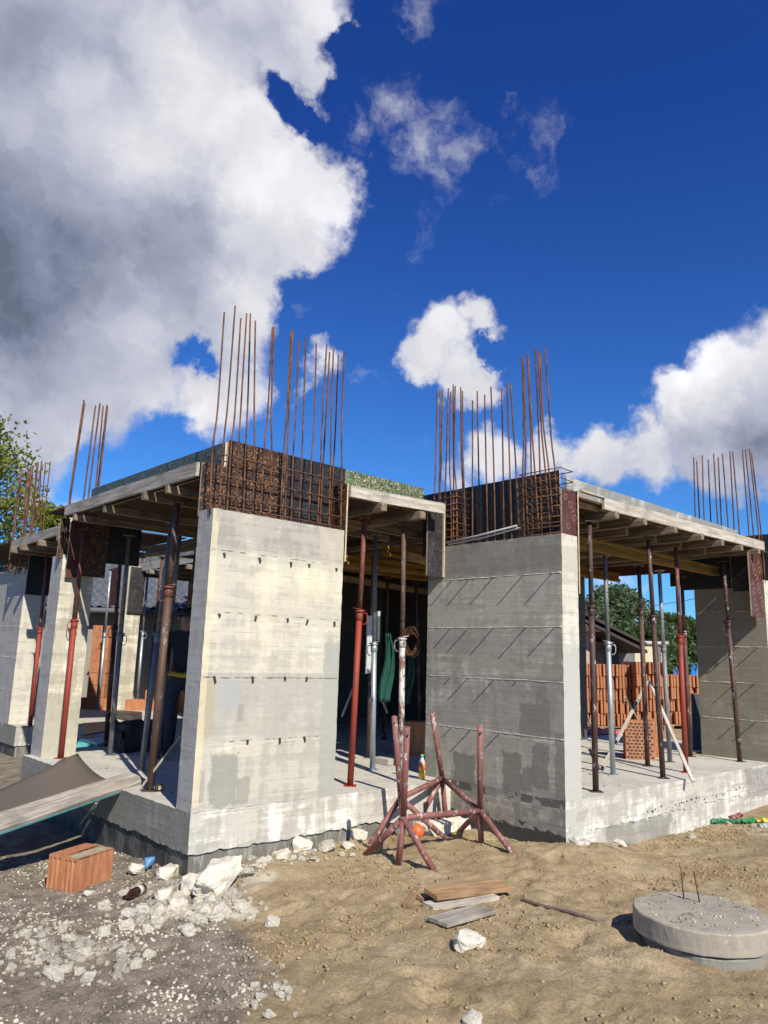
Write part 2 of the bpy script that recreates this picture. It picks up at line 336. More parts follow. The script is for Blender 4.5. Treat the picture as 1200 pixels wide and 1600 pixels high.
def box(bm, a, b, mi=0, bev=0.):
    x0, y0, z0 = a; x1, y1, z1 = b
    vs = [bm.verts.new(p) for p in ((x0, y0, z0), (x1, y0, z0), (x1, y1, z0), (x0, y1, z0), (x0, y0, z1), (x1, y0, z1), (x1, y1, z1), (x0, y1, z1))]
    fs = [bm.faces.new([vs[i] for i in q]) for q in ((3, 2, 1, 0), (4, 5, 6, 7), (0, 1, 5, 4), (1, 2, 6, 5), (2, 3, 7, 6), (3, 0, 4, 7))]
    for f in fs: f.material_index = mi
    if bev:
        es = list({e for f in fs for e in f.edges})
        r = bmesh.ops.bevel(bm, geom=es, offset=bev, segments=1, affect='EDGES', profile=.5)
        for f in r['faces']: f.material_index = mi
    return fs
def tube(bm, pts, r, seg=8, mi=0, cap=True):
    pts = [Vector(p) for p in pts]; rings = []
    rr = r if isinstance(r, (list, tuple)) else [r]*len(pts)
    prev = None
    for i, p in enumerate(pts):
        d = (pts[min(i+1, len(pts)-1)]-pts[max(i-1, 0)]).normalized()
        a = prev if prev is not None else (Vector((0, 0, 1)) if abs(d.z) < .9 else Vector((1, 0, 0)))
        a = (a-d*a.dot(d)).normalized(); prev = a; c = d.cross(a)
        rings.append([bm.verts.new(p+(a*math.cos(2*math.pi*k/seg)+c*math.sin(2*math.pi*k/seg))*rr[i]) for k in range(seg)])
    for i in range(len(rings)-1):
        for k in range(seg):
            f = bm.faces.new((rings[i][k], rings[i][(k+1) % seg], rings[i+1][(k+1) % seg], rings[i+1][k])); f.material_index = mi; f.smooth = True
    if cap:
        for q in (rings[0][::-1], rings[-1]): bm.faces.new(q).material_index = mi
def roughbox(a, b, step=.05, amp=.004, mi=lambda n, c: 0, seed=0, edge=.0):
    """a box with subdivided faces whose surface is slightly uneven, so edges are not ruler straight"""
    bm = bmesh.new(); a = Vector(a); b = Vector(b); n = [max(1, int(round((b[i]-a[i])/step))) for i in range(3)]
    cache = {}
    def V(i, j, k):
        key = (i, j, k)
        if key not in cache:
            p = Vector((a.x+(b.x-a.x)*i/n[0], a.y+(b.y-a.y)*j/n[1], a.z+(b.z-a.z)*k/n[2]))
            q = p*9+Vector((seed, seed*2, 0)); d = mnoise.noise_vector(q)*amp+mnoise.noise_vector(p*31)*amp*.6
            on_e = (i in (0, n[0]))+(j in (0, n[1]))+(k in (0, n[2]))
            if on_e >= 2 and edge: d = d+mnoise.noise_vector(p*23+Vector((5, 1, seed)))*edge
            cache[key] = bm.verts.new(p+d)
        return cache[key]
    def quad(vs, nv):
        f = bm.faces.new(vs); f.material_index = mi(nv, f.calc_center_median())
    for i in range(n[0]):
        for j in range(n[1]):
            quad((V(i, j, 0), V(i, j+1, 0), V(i+1, j+1, 0), V(i+1, j, 0)), '-z'); quad((V(i, j, n[2]), V(i+1, j, n[2]), V(i+1, j+1, n[2]), V(i, j+1, n[2])), '+z')
    for i in range(n[0]):
        for k in range(n[2]):
            quad((V(i, 0, k), V(i+1, 0, k), V(i+1, 0, k+1), V(i, 0, k+1)), '-y'); quad((V(i, n[1], k), V(i, n[1], k+1), V(i+1, n[1], k+1), V(i+1, n[1], k)), '+y')
    for j in range(n[1]):
        for k in range(n[2]):
            quad((V(0, j, k), V(0, j, k+1), V(0, j+1, k+1), V(0, j+1, k)), '-x'); quad((V(n[0], j, k), V(n[0], j+1, k), V(n[0], j+1, k+1), V(n[0], j, k+1)), '+x')
    return bm
def frame(p0, p1, roll_=0.):
    """matrix whose local X runs from p0 to p1"""
    p0 = Vector(p0); p1 = Vector(p1); x = (p1-p0).normalized()
    z = Vector((0, 0, 1)) if abs(x.z) < .95 else Vector((0, 1, 0))
    y = z.cross(x).normalized(); z = x.cross(y)
    m = Matrix((x, y, z)).transposed().to_4x4(); m.translation = p0
    return m @ Matrix.Rotation(roll_, 4, 'X'), (p1-p0).length
def timber(name, label, cat, p0, p1, wd, ht, mat, group=None, roll_=0., warp=.004, parent=None, top=True):
    """a sawn board: p0-p1 is the axis of its bottom face"""
    m, L = frame(p0, p1, roll_); bm = bmesh.new(); n = max(2, int(L/.25)); sd_ = random.random()*50
    rings = []
    for i in range(n+1):
        x = L*i/n; dy = mnoise.noise(Vector((x*1.3, sd_, 0)))*warp*2; dz = mnoise.noise(Vector((x*1.1, 0, sd_)))*warp*2
        e = warp*.5
        rings.append([bm.verts.new((x, dy+s*(wd/2-random.random()*e), dz+h)) for s, h in ((-1, 0), (1, 0), (1, ht), (-1, ht))])
    for i in range(n):
        for k in range(4): bm.faces.new((rings[i][(k+1) % 4], rings[i][k], rings[i+1][k], rings[i+1][(k+1) % 4]))
    bm.faces.new(rings[0]); bm.faces.new(rings[-1][::-1])
    bmesh.ops.recalc_face_normals(bm, faces=bm.faces)
    bmesh.ops.bevel(bm, geom=[e for e in bm.edges if e.calc_face_angle(0) > .8], offset=min(wd, ht)*.06, segments=1, affect='EDGES')
    o = obj(name, bm, mat, parent); o.matrix_basis = m
    if top: setp(o, label, cat, group)
    return o
def panel(name, label, a, b, mface, medge, thin=1, group=None, lean=None, marks=None):
    """a plywood sheet as an axis aligned thin box; the large faces take mface, the edges the layered edge material"""
    a = Vector(a); b = Vector(b); c = (a+b)/2
    bm = bmesh.new(); fs = box(bm, a-c, b-c)
    sz = b-a
    for f in fs:
        ax = max(range(3), key=lambda i: abs(f.normal[i])) if f.normal.length else 0
        f.normal_update(); ax = max(range(3), key=lambda i: abs(f.normal[i]))
        f.material_index = 0 if ax == thin else 1
    o = obj(name, bm, [mface, medge]); o.location = c; setp(o, label, 'plywood', group)
    return o

ORD = ['first', 'second', 'third', 'fourth', 'fifth', 'sixth', 'seventh', 'eighth', 'ninth', 'tenth', 'eleventh', 'twelfth']
ZS = .47

# ------------------------------------------------------------------ ground
def vnoise(x, y, s, seed=0):
    x = x*s+seed*17.3; y = y*s+seed*9.1; xi = np.floor(x).astype(np.int64); yi = np.floor(y).astype(np.int64); fx = x-xi; fy = y-yi
    def h(a, b):
        n = (a*374761393+b*668265263+seed*982451653) & 0xffffffff; n = ((n ^ (n >> 13))*1274126177) & 0xffffffff
        return ((n ^ (n >> 16)) & 0xffff)/65535.
    u = fx*fx*(3-2*fx); v = fy*fy*(3-2*fy)
    return (h(xi, yi)*(1-u)+h(xi+1, yi)*u)*(1-v)+(h(xi, yi+1)*(1-u)+h(xi+1, yi+1)*u)*v-.5
def fbm(x, y, s, o=4, seed=0): return sum(vnoise(x, y, s*2**k, seed+k)*.5**k for k in range(o))
def gauss(x, y, cx, cy, rx, ry): return np.exp(-((x-cx)/rx)**2-((y-cy)/ry)**2)
def sstep(v, a, b): t = np.clip((v-a)/(b-a), 0, 1); return t*t*(3-2*t)
def sandmask(x, y):
    bx = np.where(y < -.6, -.30+.42*(y+1.0), -.14+1.5*(y+.6))
    return sstep(x-bx+fbm(x, y, 2.2, 4, 3)*.5, -.12, .2)
def H(x, y, det=True):
    x = np.asarray(x, float); y = np.asarray(y, float)
    z = .09*gauss(x, y, 1.9, -.8, 1.3, .9)+.10*gauss(x, y, 3.1, -1.55, .5, .4)-.10*gauss(x, y, -.35, 1.9, .7, 1.2)-.05*gauss(x, y, 2.5, .2, .5, .35)
    z = z+.05*gauss(x, y, .9, -.2, .8, .3)+.05*gauss(x, y, 1.25, -3.15, .16, .2)-.07*gauss(x, y, 5.8, -1.4, 1.8, .9)+.04*gauss(x, y, .6, -2.4, .7, .8)
    z = z+.40*np.maximum(sstep(x, 9.5, 11.0), sstep(y, 13., 15.))
    if det:
        s = sandmask(x, y); near = np.exp(-(((x-1)/7)**2+((y+1)/6)**2))
        z = z+near*(fbm(x, y, 1.1, 4, 5)*.05+fbm(x, y, 6, 5, 9)*.022*(.5+s))
        z = z+near*s*(-.022*sstep(fbm(x, y, 3.1, 4, 21), .20, .32)+.014*np.abs(fbm(x, y, 9, 3, 31))+.010*fbm(x, y, 24, 2, 37))+near*(1-s)*fbm(x, y, 16, 3, 41)*.012
    return z
_fr = np.random.default_rng(5)
_feet = [(fx, fy, a, d) for fx, fy, a, d in zip(_fr.uniform(-.2, 5, 26), _fr.uniform(-4, -.9, 26), _fr.uniform(0, 3.1, 26), _fr.uniform(.012, .028, 26))]
_H0 = H
def H(x, y, det=True):
    z = _H0(x, y, det); x = np.asarray(x, float); y = np.asarray(y, float)
    for fx, fy, a, d in _feet:
        u = (x-fx)*math.cos(a)+(y-fy)*math.sin(a); v = -(x-fx)*math.sin(a)+(y-fy)*math.cos(a); q = (u/.15)**2+(v/.06)**2
        z = z-d*np.exp(-q**2*.8)+d*.45*np.exp(-(np.sqrt(q)-1.45)**2*9)
    # shallow barrow rut
    q = (y+2.9-.25*np.sin(x*1.1))/.05; z = z-.014*np.exp(-q*q)*(x > .4)*(x < 6)
    return z
def Hf(x, y): return float(H(x, y))
def grid_axis(lo, hi, step, far):
    a = list(np.arange(lo, hi+1e-6, step)); d = step; p = hi
    while p < far: d *= 1.22; p += d; a.append(p)
    d = step; p = lo; pre = []
    while p > -far: d *= 1.22; p -= d; pre.append(p)
    return np.array(pre[::-1]+a)
gx = grid_axis(-2.4, 5.6, .022, 600); gy = grid_axis(-5.0, 1.4, .022, 600)
X, Y = np.meshgrid(gx, gy); Z = H(X, Y); nx, ny = len(gx), len(gy)
co = np.stack([X, Y, Z], -1).reshape(-1, 3)
ii = np.arange(nx*ny).reshape(ny, nx); q = np.stack([ii[:-1, :-1], ii[:-1, 1:], ii[1:, 1:], ii[1:, :-1]], -1).reshape(-1, 4)
me = bpy.data.meshes.new('ground'); me.vertices.add(len(co)); me.vertices.foreach_set('co', co.ravel())
me.loops.add(q.size); me.loops.foreach_set('vertex_index', q.ravel()); me.polygons.add(len(q))
me.polygons.foreach_set('loop_start', np.arange(0, q.size, 4)); me.polygons.foreach_set('loop_total', np.full(len(q), 4)); me.update(calc_edges=True)
at = me.attributes.new('sand', 'FLOAT', 'POINT'); at.data.foreach_set('value', sandmask(X, Y).ravel().astype(np.float32))
dust_ = 0*X
for (px_, py_, rx_, k_) in ((300, 1395, .55, 1.), (340, 1425, .4, .9), (250, 1425, .4, .8), (115, 1500, .38, .8), (450, 1335, .4, .7), (530, 1325, .4, .6), (430, 1560, .35, .5), (40, 1460, .3, .5), (380, 1385, .35, .8), (60, 1510, .3, .6), (1050, 1310, .8, .45), (1150, 1290, .8, .6), (930, 1318, .5, .8), (200, 1440, .35, .5)):
    _p = on(px_, py_, 2, 0.); dust_ = np.maximum(dust_, gauss(X, Y, _p.x, _p.y, rx_, rx_)*k_)
at2 = me.attributes.new('dust', 'FLOAT', 'POINT'); at2.data.foreach_set('value', (dust_*(.6+fbm(X, Y, 4, 4, 77))).ravel().astype(np.float32))
gm, t, b, cc = newmat('soil_and_sand')
sa = t.node('ShaderNodeAttribute', attribute_name='sand').outputs['Fac']
big = t.noise(cc, .9, 5, .6); med = t.noise(cc, 6, 6, .65); fin = t.noise(cc, 55, 5, .7); vf = t.noise(cc, 210, 3, .6)
sand = t.mix(t.mr(t.m('ADD', t.m('MULTIPLY', big, .5), t.m('MULTIPLY', med, .5)), .38, .62, smooth=True), (.335, .252, .14), (.49, .385, .235))
sand = t.mix(t.mr(fin, .42, .66, 0, .7), sand, (.20, .14, .07)); sand = t.mix(t.mr(t.noise(cc, 24, 5, .75), .62, .70, 0, .6), sand, (.50, .41, .27))
soil = t.mix(t.mr(med, .35, .65, smooth=True), (.155, .125, .09), (.32, .265, .195))
soil = t.mix(t.mr(fin, .52, .66, 0, .8), soil, (.36, .32, .25)); soil = t.mix(t.mr(vf, .60, .68, 0, .5), soil, (.46, .42, .34)); soil = t.mix(t.mr(fin, .44, .34, 0, .6), soil, (.055, .045, .035))
colr = t.mix(sa, soil, sand)
du = t.node('ShaderNodeAttribute', attribute_name='dust').outputs['Fac']
colr = t.mix(t.m('MULTIPLY', t.mr(t.m('ADD', du, t.m('MULTIPLY', t.m('SUBTRACT', fin, .5), 1.2)), .35, .8, smooth=True), .85), colr, (.62, .56, .44))
damp = t.mr(t.noise(cc, .75, 5, .65), .54, .64, smooth=True)
colr = t.mix(t.m('MULTIPLY', t.m('MULTIPLY', damp, sa), .38), colr, (.20, .135, .07))
t.l.new(colr, b.inputs['Base Color']); b.inputs['Roughness'].default_value = 1; b.inputs['Specular IOR Level'].default_value = .1
bump(t, b, t.m('ADD', t.m('ADD', t.m('MULTIPLY', med, 1.0), t.m('MULTIPLY', fin, .8)), t.m('MULTIPLY', vf, .35)), .8, .02)
g = mesh('ground', me, gm, smooth=True); g['kind'] = 'structure'

# ------------------------------------------------------------------ the unfinished concrete house
HS = thing('unfinished_house', 'unfinished concrete house shell with grey walls, raised floor slab and bare steel bars', 'house')
SB = lambda n, c: {'+z': 0, '-y': 1, '-x': 2}.get(n, 0)
def slabpiece(a, b, seed):
    bm = roughbox((*a, .17), (*b, ZS), .04 if seed < 3 else .25, .0016, SB, seed, .005 if seed < 4 else 0)
    if seed < 3:
        for v in bm.verts:
            if v.co.z < .19:
                v.co.z += mnoise.noise(Vector((v.co.x*3, v.co.y*3, 1)))*.03+mnoise.noise(Vector((v.co.x*19, v.co.y*19, 1)))*.022
    return obj('foundation_slab', bm, [M['slab'], M['slabedge'], M['slabside']], HS)
slabpiece((0, 0), (3.0, 3.95), 1); slabpiece((3.0, -1.4), (8.9, 3.95), 2)
slabpiece((1.5, 3.95), (9.6, 7.3), 5); slabpiece((.95, 7.3), (9.6, 12), 6); slabpiece((8.9, -1.3), (9.6, 3.95), 7)
TB = lambda n, c: 1 if n == '-y' else 0
for a, b, s in (((.02, .02), (3.02, 3.9), 1), ((3.006, -1.393), (9.5, 3.9), 2), ((1.5, 3.9), (9.5, 7.35), 5), ((.97, 7.32), (9.5, 11.9), 6)):
    obj('plinth', roughbox((*a, -.6), (*b, .175), .08, .004, TB, s), [M['tar'], M['slabedge'] if s == 2 else M['tarf']], HS)
def wall(a, b, mats, mi, seed, step=.05, amp=.0012, edge=.004):
    return obj('wall', roughbox(a, b, step, amp, mi, seed, edge), mats, HS)
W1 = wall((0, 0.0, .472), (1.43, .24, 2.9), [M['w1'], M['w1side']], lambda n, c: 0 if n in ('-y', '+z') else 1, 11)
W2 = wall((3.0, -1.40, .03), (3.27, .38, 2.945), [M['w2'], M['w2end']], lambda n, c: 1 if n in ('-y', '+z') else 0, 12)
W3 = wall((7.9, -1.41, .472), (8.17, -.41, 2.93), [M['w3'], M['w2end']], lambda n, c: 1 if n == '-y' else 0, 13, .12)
C1 = wall((.09, 3.63, .1), (.48, 3.98, 2.80), [M['col'], M['w1side']], lambda n, c: 0 if n in ('-y', '+y') else 1, 14)
W0 = wall((.95, 7.7, .3), (1.32, 12.0, 2.97), [M['w1side'], M['w2end']], lambda n, c: 1 if n == '-y' else 0, 15, .15)
C4 = wall((3.62, 9.75, .472), (3.95, 10.05, 3.45), [M['col'], M['w1side']], lambda n, c: 0 if n == '-y' else 1, 16, .1)
for a, b in (((4.7, 7.3, .472), (4.85, 9.15, 3.3)), ((7.95, 1.62, .472), (8.15, 7, 3.45)), ((3.9, 6.5, .472), (7.95, 6.7, 3.45)), ((3.7, 4.15, .472), (3.9, 6.6, 3.4)), ((2.35, 4.15, .472), (3.7, 4.35, 3.4))):  # first stands for interior darkness; last two are unseen, added against courtyard light
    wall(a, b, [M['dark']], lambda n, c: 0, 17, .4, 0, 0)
# thin fins of cement along the panel joints
def fins(W_, axis, val, u0, u1, zs, mat, out):
    for z in zs:
        bm = bmesh.new(); n = 50; pts = []
        for i in range(n+1):
            u = u0+(u1-u0)*i/n; p = [0, 0, z+mnoise.noise(Vector((u*5, z, 0)))*.006]
            p[axis] = u; p[1-axis] = val; pts.append(p)
        tube(bm, pts, [max(.0012, .0045+mnoise.noise(Vector((u_[0]*17, u_[1]*17, z)))*.006) for u_ in pts], 5)
        obj('joint_ridge', bm, mat, W_)
JZ = (2.565, 2.045, 1.53, 1.0)
fins(W2, 1, 3.0, -1.39, .37, (2.565, 2.045, 1.53, 1.01), M['w2end'], 0)
fins(W3, 1, 7.9, -1.4, -.42, (2.5, 2.0, 1.5, 1.0), M['w2end'], 0)
fins(W1, 0, .0035, .01, 1.42, (2.555, 2.04), M['w3'], 0); fins(W1, 0, .002, .01, 1.42, (1.51,), M['w3'], 0); fins(W1, 0, .0035, .3, 1.25, (1.0,), M['w3'], 0)
fins(W0, 1, .95, 7.7, 11.9, (2.5, 2.02, 1.52, 1.0), M['w2end'], 0)
# tie straps of W1 (dark bent clips) and tie wires of W2/W3 that cast the slanting shadows
for x, y in ((318, 335), (538, 365), (736, 392), (850, 405), (1020, 430), (287, 715), (518, 730), (714, 745), (841, 753), (1007, 765), (255, 1106), (495, 1108), (697, 1110), (836, 1112), (465, 1503), (665, 1492), (818, 1484)):
    p = on(270+x/4, 780+y/4, 1, 0); bm = bmesh.new()
    L = random.uniform(.025, .055); a = random.uniform(-.35, .35)
    box(bm, (p.x-.011, -.012, p.z-.003), (p.x+.011, .003, p.z)); box(bm, (p.x-.009, -.014, p.z-L), (p.x+.009, -.009, p.z-.002))
    bmesh.ops.rotate(bm, verts=bm.verts, cent=p, matrix=Matrix.Rotation(a, 3, 'Y'))
    obj('form_tie', bm, M['clip'], W1)
for x, y, L in ((170, 270, .095), (255, 262, .10), (372, 253, .10), (515, 243, .105), (655, 233, .11), (165, 499, .08), (250, 499, .095), (370, 499, .10), (525, 498, .11), (665, 497, .10), (165, 735, .03), (250, 738, .09), (375, 746, .09), (485, 752, .02), (170, 976, .04), (262, 988, .09), (400, 1005, .06)):
    p = on(650+x/3.079, 820+y/3.079, 0, 3.0); bm = bmesh.new()
    box(bm, (3.0-L, p.y-.009, p.z), (3.01, p.y+.009, p.z+.002))
    bmesh.ops.rotate(bm, verts=bm.verts, cent=(3.0, p.y, p.z), matrix=Matrix.Rotation(random.uniform(-.08, .08), 3, 'Z') @ Matrix.Rotation(random.uniform(-.03, .06), 3, 'Y'))
    obj('form_tie', bm, M['wire'], W2)
for z, ys in ((2.5, (-.6, -.72, -1.2)), (2.0, (-.75, -1.0, -1.28)), (1.5, (-.95, -1.2)), (1.0, (-.98, -1.2))):
    for y in ys:
        bm = bmesh.new(); box(bm, (7.79, y-.009, z), (7.91, y+.009, z+.002)); obj('form_tie', bm, M['wire'], W3)

# bars: lists of photo points traced from base to tip, laid on the wall's own vertical plane
def bars(pts, ox, oy, sc, ax, vals, zb, r=.0085, mat=None, base=True):
    for i, pl in enumerate(pts):
        v = vals[i % len(vals)]
        P = [on(ox+x/sc, oy+y/sc, ax, v) for x, y in pl]
        if base:
            p0 = P[0].copy(); p0.z = zb
            if P[0].z > zb+.05: P = [p0]+P
            else: P[0].z = zb
        bm = bmesh.new(); Q = []
        for a, c in zip(P[:-1], P[1:]):
            for k in range(4): Q.append(a.lerp(c, k/4))
        Q.append(P[-1])
        # soften the kinks
        for _ in range(2): Q = [Q[0]]+[(Q[j-1]+Q[j]*2+Q[j+1])/4 for j in range(1, len(Q)-1)]+[Q[-1]]
        tube(bm, Q, r, 6); obj('rebar', bm, mat or M['rebar'], HS)
A1 = [[(155, 1340), (160, 1100), (175, 900), (200, 750), (242, 110)], [(210, 1345), (238, 900), (262, 720), (310, 72)], [(258, 1350), (285, 930), (305, 800), (345, 150)], [(312, 1355), (335, 900), (352, 600), (382, 118)],
      [(360, 1360), (378, 900), (390, 650), (405, 118)], [(420, 1365), (432, 900), (428, 700), (436, 165)], [(470, 1375), (492, 940), (512, 780), (543, 205)], [(525, 1385), (541, 940), (533, 780), (552, 205)],
      [(590, 1390), (612, 980), (632, 780), (658, 230)], [(620, 1395), (637, 980), (642, 780), (668, 230)], [(660, 1400), (672, 990), (688, 800), (707, 290)], [(710, 1410), (728, 990), (735, 800), (752, 270)],
      [(770, 1418), (788, 990), (804, 850), (817, 308)], [(825, 1425), (845, 1030), (858, 700), (882, 312)], [(840, 1428), (862, 1000), (880, 750), (900, 362)], [(896, 1435), (908, 1000), (910, 800), (924, 335)],
      [(905, 1438), (925, 1040), (940, 800), (955, 375)], [(970, 1448), (977, 1050), (973, 850), (992, 357)]]
bars(A1, 290, 460, 4, 1, (.035, .035, .20, .035, .20, .035), 2.85)
A2 = [[(125, 1090), (135, 950), (148, 350)], [(165, 1390), (160, 1050), (168, 800), (168, 350)], [(175, 1390), (166, 1050), (175, 900), (183, 350)], [(200, 1400), (202, 1050), (212, 800), (225, 340)], [(245, 1400), (240, 1020), (232, 900), (240, 365)],
      [(260, 1400), (262, 900), (258, 315)], [(285, 1400), (281, 1020), (264, 880), (272, 325)], [(330, 1400), (325, 980), (314, 860), (310, 335)], [(343, 1400), (333, 980), (325, 800), (322, 360)],
      [(392, 1395), (392, 900), (393, 425)], [(445, 1395), (435, 900), (425, 360)], [(498, 1385), (488, 950), (477, 385)], [(550, 1385), (540, 850), (520, 330)], [(612, 1375), (604, 850), (595, 340)], [(665, 1365), (650, 850), (632, 300)],
      [(718, 1360), (695, 900), (672, 550), (657, 308)], [(750, 1355), (740, 880), (750, 740), (738, 130)], [(780, 1350), (755, 880), (765, 760), (744, 120)], [(812, 1350), (799, 880), (795, 600), (775, 105)],
      [(855, 1350), (824, 900), (806, 650), (781, 140)], [(875, 1350), (860, 880), (852, 620), (828, 65)], [(935, 1345), (895, 870), (870, 640), (850, 85)], [(958, 1345), (920, 860), (885, 640), (862, 95)], [(995, 1345), (963, 870), (940, 720), (898, 65)]]
bars(A2, 650, 530, 4.4444, 0, (3.04, 3.22, 3.04), 2.9)
A3 = [[(x1, y1), (x0, y0)] for x0, y0, x1, y1 in ((765, 130, 772, 440), (782, 150, 797, 450), (815, 118, 824, 460), (850, 143, 863, 470), (882, 108, 903, 480), (908, 128, 925, 490), (933, 110, 965, 500), (977, 92, 1000, 510), (993, 95, 1030, 520), (1050, 85, 1090, 590), (1068, 85, 1118, 600), (1090, 78, 1150, 610), (1103, 103, 1165, 600))]
bars(A3, 880, 680, 3.75, 0, (7.95, 8.1), 2.9, .0095)
A4 = [[(432, 750), (440, 670), (525, 100)], [(437, 750), (445, 670), (530, 120)], [(520, 735), (597, 135)], [(550, 720), (625, 120)], [(600, 640), (645, 135)], [(612, 640), (668, 130)], [(618, 640), (672, 140)]]
bars(A4, 0, 600, 4, 1, (3.6, 3.75, 3.9), 2.9, .0105)
A5 = [[(65, 1040), (90, 850), (133, 535)], [(75, 1040), (100, 850), (138, 545)], [(120, 1000), (150, 800), (178, 520)], [(135, 1000), (165, 750), (190, 520)], [(145, 1000), (172, 750), (200, 510)], [(155, 1000), (178, 750), (210, 505)], [(180, 1000), (205, 750), (232, 485)],
      [(187, 990), (212, 750), (240, 490)], [(195, 980), (222, 750), (262, 480)], [(215, 950), (245, 750), (258, 490)], [(250, 940), (265, 700), (286, 490)], [(270, 900), (290, 700), (315, 487)]]
bars(A5, 0, 600, 4, 1, (7.75, 7.95, 8.15), 2.9, .010)
A6 = [[(240, 190), (265, 40)], [(262, 190), (270, 40)], [(268, 185), (285, 42)], [(290, 180), (290, 40)], [(310, 175), (325, 60)], [(322, 175), (318, 45)]]
bars([[(x, y) for x, y in l] for l in A6], 150, 820, 3.636, 1, (9.85,), 3.4, .011)
# stirrup hoops
def hoop(x0, x1, y0, y1, z, r=.005, tilt=.0):
    bm = bmesh.new(); z2 = lambda x: z+tilt*(x-x0)+random.uniform(-.006, .006)
    P = [(x0, y0, z2(x0)), ((x0+x1)/2, y0, z2((x0+x1)/2)), (x1, y0, z2(x1)), (x1, y1, z2(x1)), ((x0+x1)/2, y1, z2((x0+x1)/2)), (x0, y1, z2(x0)), (x0, y0-.004, z2(x0))]
    tube(bm, P, r, 5); obj('stirrup', bm, M['rebar'], HS)
for z in (2.935, 3.03, 3.20, 3.38): hoop(.02, 1.40, .02, .215, z, .0055)
for z in (2.965, 3.02, 3.06, 3.13, 3.23, 3.33, 3.41, 3.51, 3.6): hoop(3.02, 3.24, -1.385, -.88, z+random.uniform(-.01, .01), .0055)
for k in range(9): hoop(3.03, 3.24, -.02, .34, 2.98+.075*k, .005)
for k in range(7): hoop(.97, 1.28, 7.72, 8.25, 3.0+.085*k, .006)
bm = bmesh.new(); tube(bm, [(3.02, -.85, 3.08), (3.01, -.3, 3.02), (3.02, .18, 2.99)], .010, 6); tube(bm, [(3.04, -.88, 3.06), (3.03, -.4, 3.0), (3.02, .1, 2.97)], .010, 6)
setp(obj('cable_conduit', bm, simple('grey_conduit', (.35, .35, .34), (.5, .5, .48), 9)), 'pair of loose grey bars lying along the top of the shaded wall among the steel', 'conduit')
# crumbling concrete at the foot of W2
bm = roughbox((3.03, -1.50, -.05), (3.50, -1.405, .17), .022, .016, lambda n, c: 0, 33, .02)
for v in bm.verts: v.co.z -= max(0, (v.co.x-3.15))*.35*(v.co.z > 0)+abs(mnoise.noise(v.co*9))*.08*(v.co.z > 0)
obj('concrete_spill', bm, M['slabedge'], HS)
for i in range(34):
    q = i/33; p = on(1012+q*150+random.uniform(-3, 3), 1268-q*36+random.uniform(-3, 3), 1, -1.4); bm = bmesh.new()
    bmesh.ops.create_icosphere(bm, subdivisions=1, radius=random.uniform(.008, .02)); bmesh.ops.scale(bm, vec=(1.3, .25, .8), verts=bm.verts)
    for v in bm.verts: v.co += mnoise.noise_vector(v.co*60+Vector((i, 0, 0)))*.006
    bmesh.ops.translate(bm, vec=p, verts=bm.verts); obj('air_hole', bm, M['clip'], HS)

# ------------------------------------------------------------------ formwork plywood
PE = M['plyedge']; SH = 'shuttering plywood of the unfinished house'
panel('shuttering_panel', 'brown printed plywood panel behind the steel bars of the cream corner wall', (.243, .245, 2.86), (.87, .263, 3.595), M['p_brown'], PE, 1, SH)
panel('shuttering_panel', 'short brown plywood piece at the left corner of the cream wall, lower than its neighbour', (0, .246, 2.86), (.24, .264, 3.34), M['p_brown'], PE, 1, SH)
panel('shuttering_panel', 'plain black plywood panel behind the right half of the bars on the cream wall', (.873, .245, 2.86), (1.61, .263, 3.59), M['p_black'], PE, 1, SH)
panel('shuttering_panel', 'green and yellow speckled plywood strip along the roof edge between the two walls', (1.615, .245, 3.30), (2.76, .263, 3.585), M['p_green'], PE, 1, SH)
panel('shuttering_panel', 'long dark green plywood strip along the left roof edge', (.222, .265, 3.30), (.24, 3.3, 3.575), M['p_dgreen'], PE, 0, SH)
panel('shuttering_panel', 'narrow plywood side panel seen edge on at the right of the cream wall', (1.436, -.01, 2.60), (1.454, .243, 3.37), M['p_brown'], PE, 0, SH)
panel('shuttering_panel', 'worn black plywood board hanging at the left of the shaded wall', (2.74, .15, 2.60), (2.978, .168, 3.37), M['p_worn'], PE, 1, SH)
panel('shuttering_panel', 'light plywood edge strip beside the shaded wall bars', (2.98, .13, 2.60), (2.997, .175, 3.42), PE, PE, 1, SH)
panel('shuttering_panel', 'long black plywood panel behind the steel bars of the shaded wall', (3.275, -1.2, 2.90), (3.293, .75, 3.66), M['p_black'], PE, 0, SH)
PR = panel('shuttering_panel', 'red brown printed plywood square at the corner over the lit wall end', (3.02, -1.398, 2.93), (3.262, -1.38, 3.39), M['p_red'], PE, 1, SH)
panel('shuttering_panel', 'tall plywood side panel seen edge on beside the lit wall end', (3.275, -1.41, 2.38), (3.292, -1.21, 3.41), M['p_brown'], PE, 0, SH)
panel('shuttering_panel', 'grey cement crusted strip along the right roof edge', (3.295, -1.27, 3.33), (7.45, -1.25, 3.585), M['p_conc'], M['p_conc'], 1, SH)
PR2 = panel('shuttering_panel', 'red brown printed plywood board hanging in front of the far right wall', (7.46, -1.40, 2.40), (7.86, -1.382, 3.28), M['p_red'], PE, 1, SH)
panel('shuttering_panel', 'black plywood box side high on the far right wall', (7.86, -.98, 2.83), (7.885, -.27, 3.32), M['p_black'], PE, 0, SH)
panel('shuttering_panel', 'mottled plywood piece beside the printed board on the far right wall', (7.87, -1.22, 2.78), (7.888, -.99, 3.28), M['p_worn'], PE, 0, SH)
panel('shuttering_panel', 'black plywood panel behind the bars at the right edge of the photo', (8.18, -1.75, 2.93), (8.2, .1, 3.62), M['p_black'], PE, 0, SH)
panel('shuttering_panel', 'dark brown printed plywood at the head of the left column', (.14, 3.59, 2.56), (.60, 3.608, 3.23), M['p_brown'], PE, 1, SH)
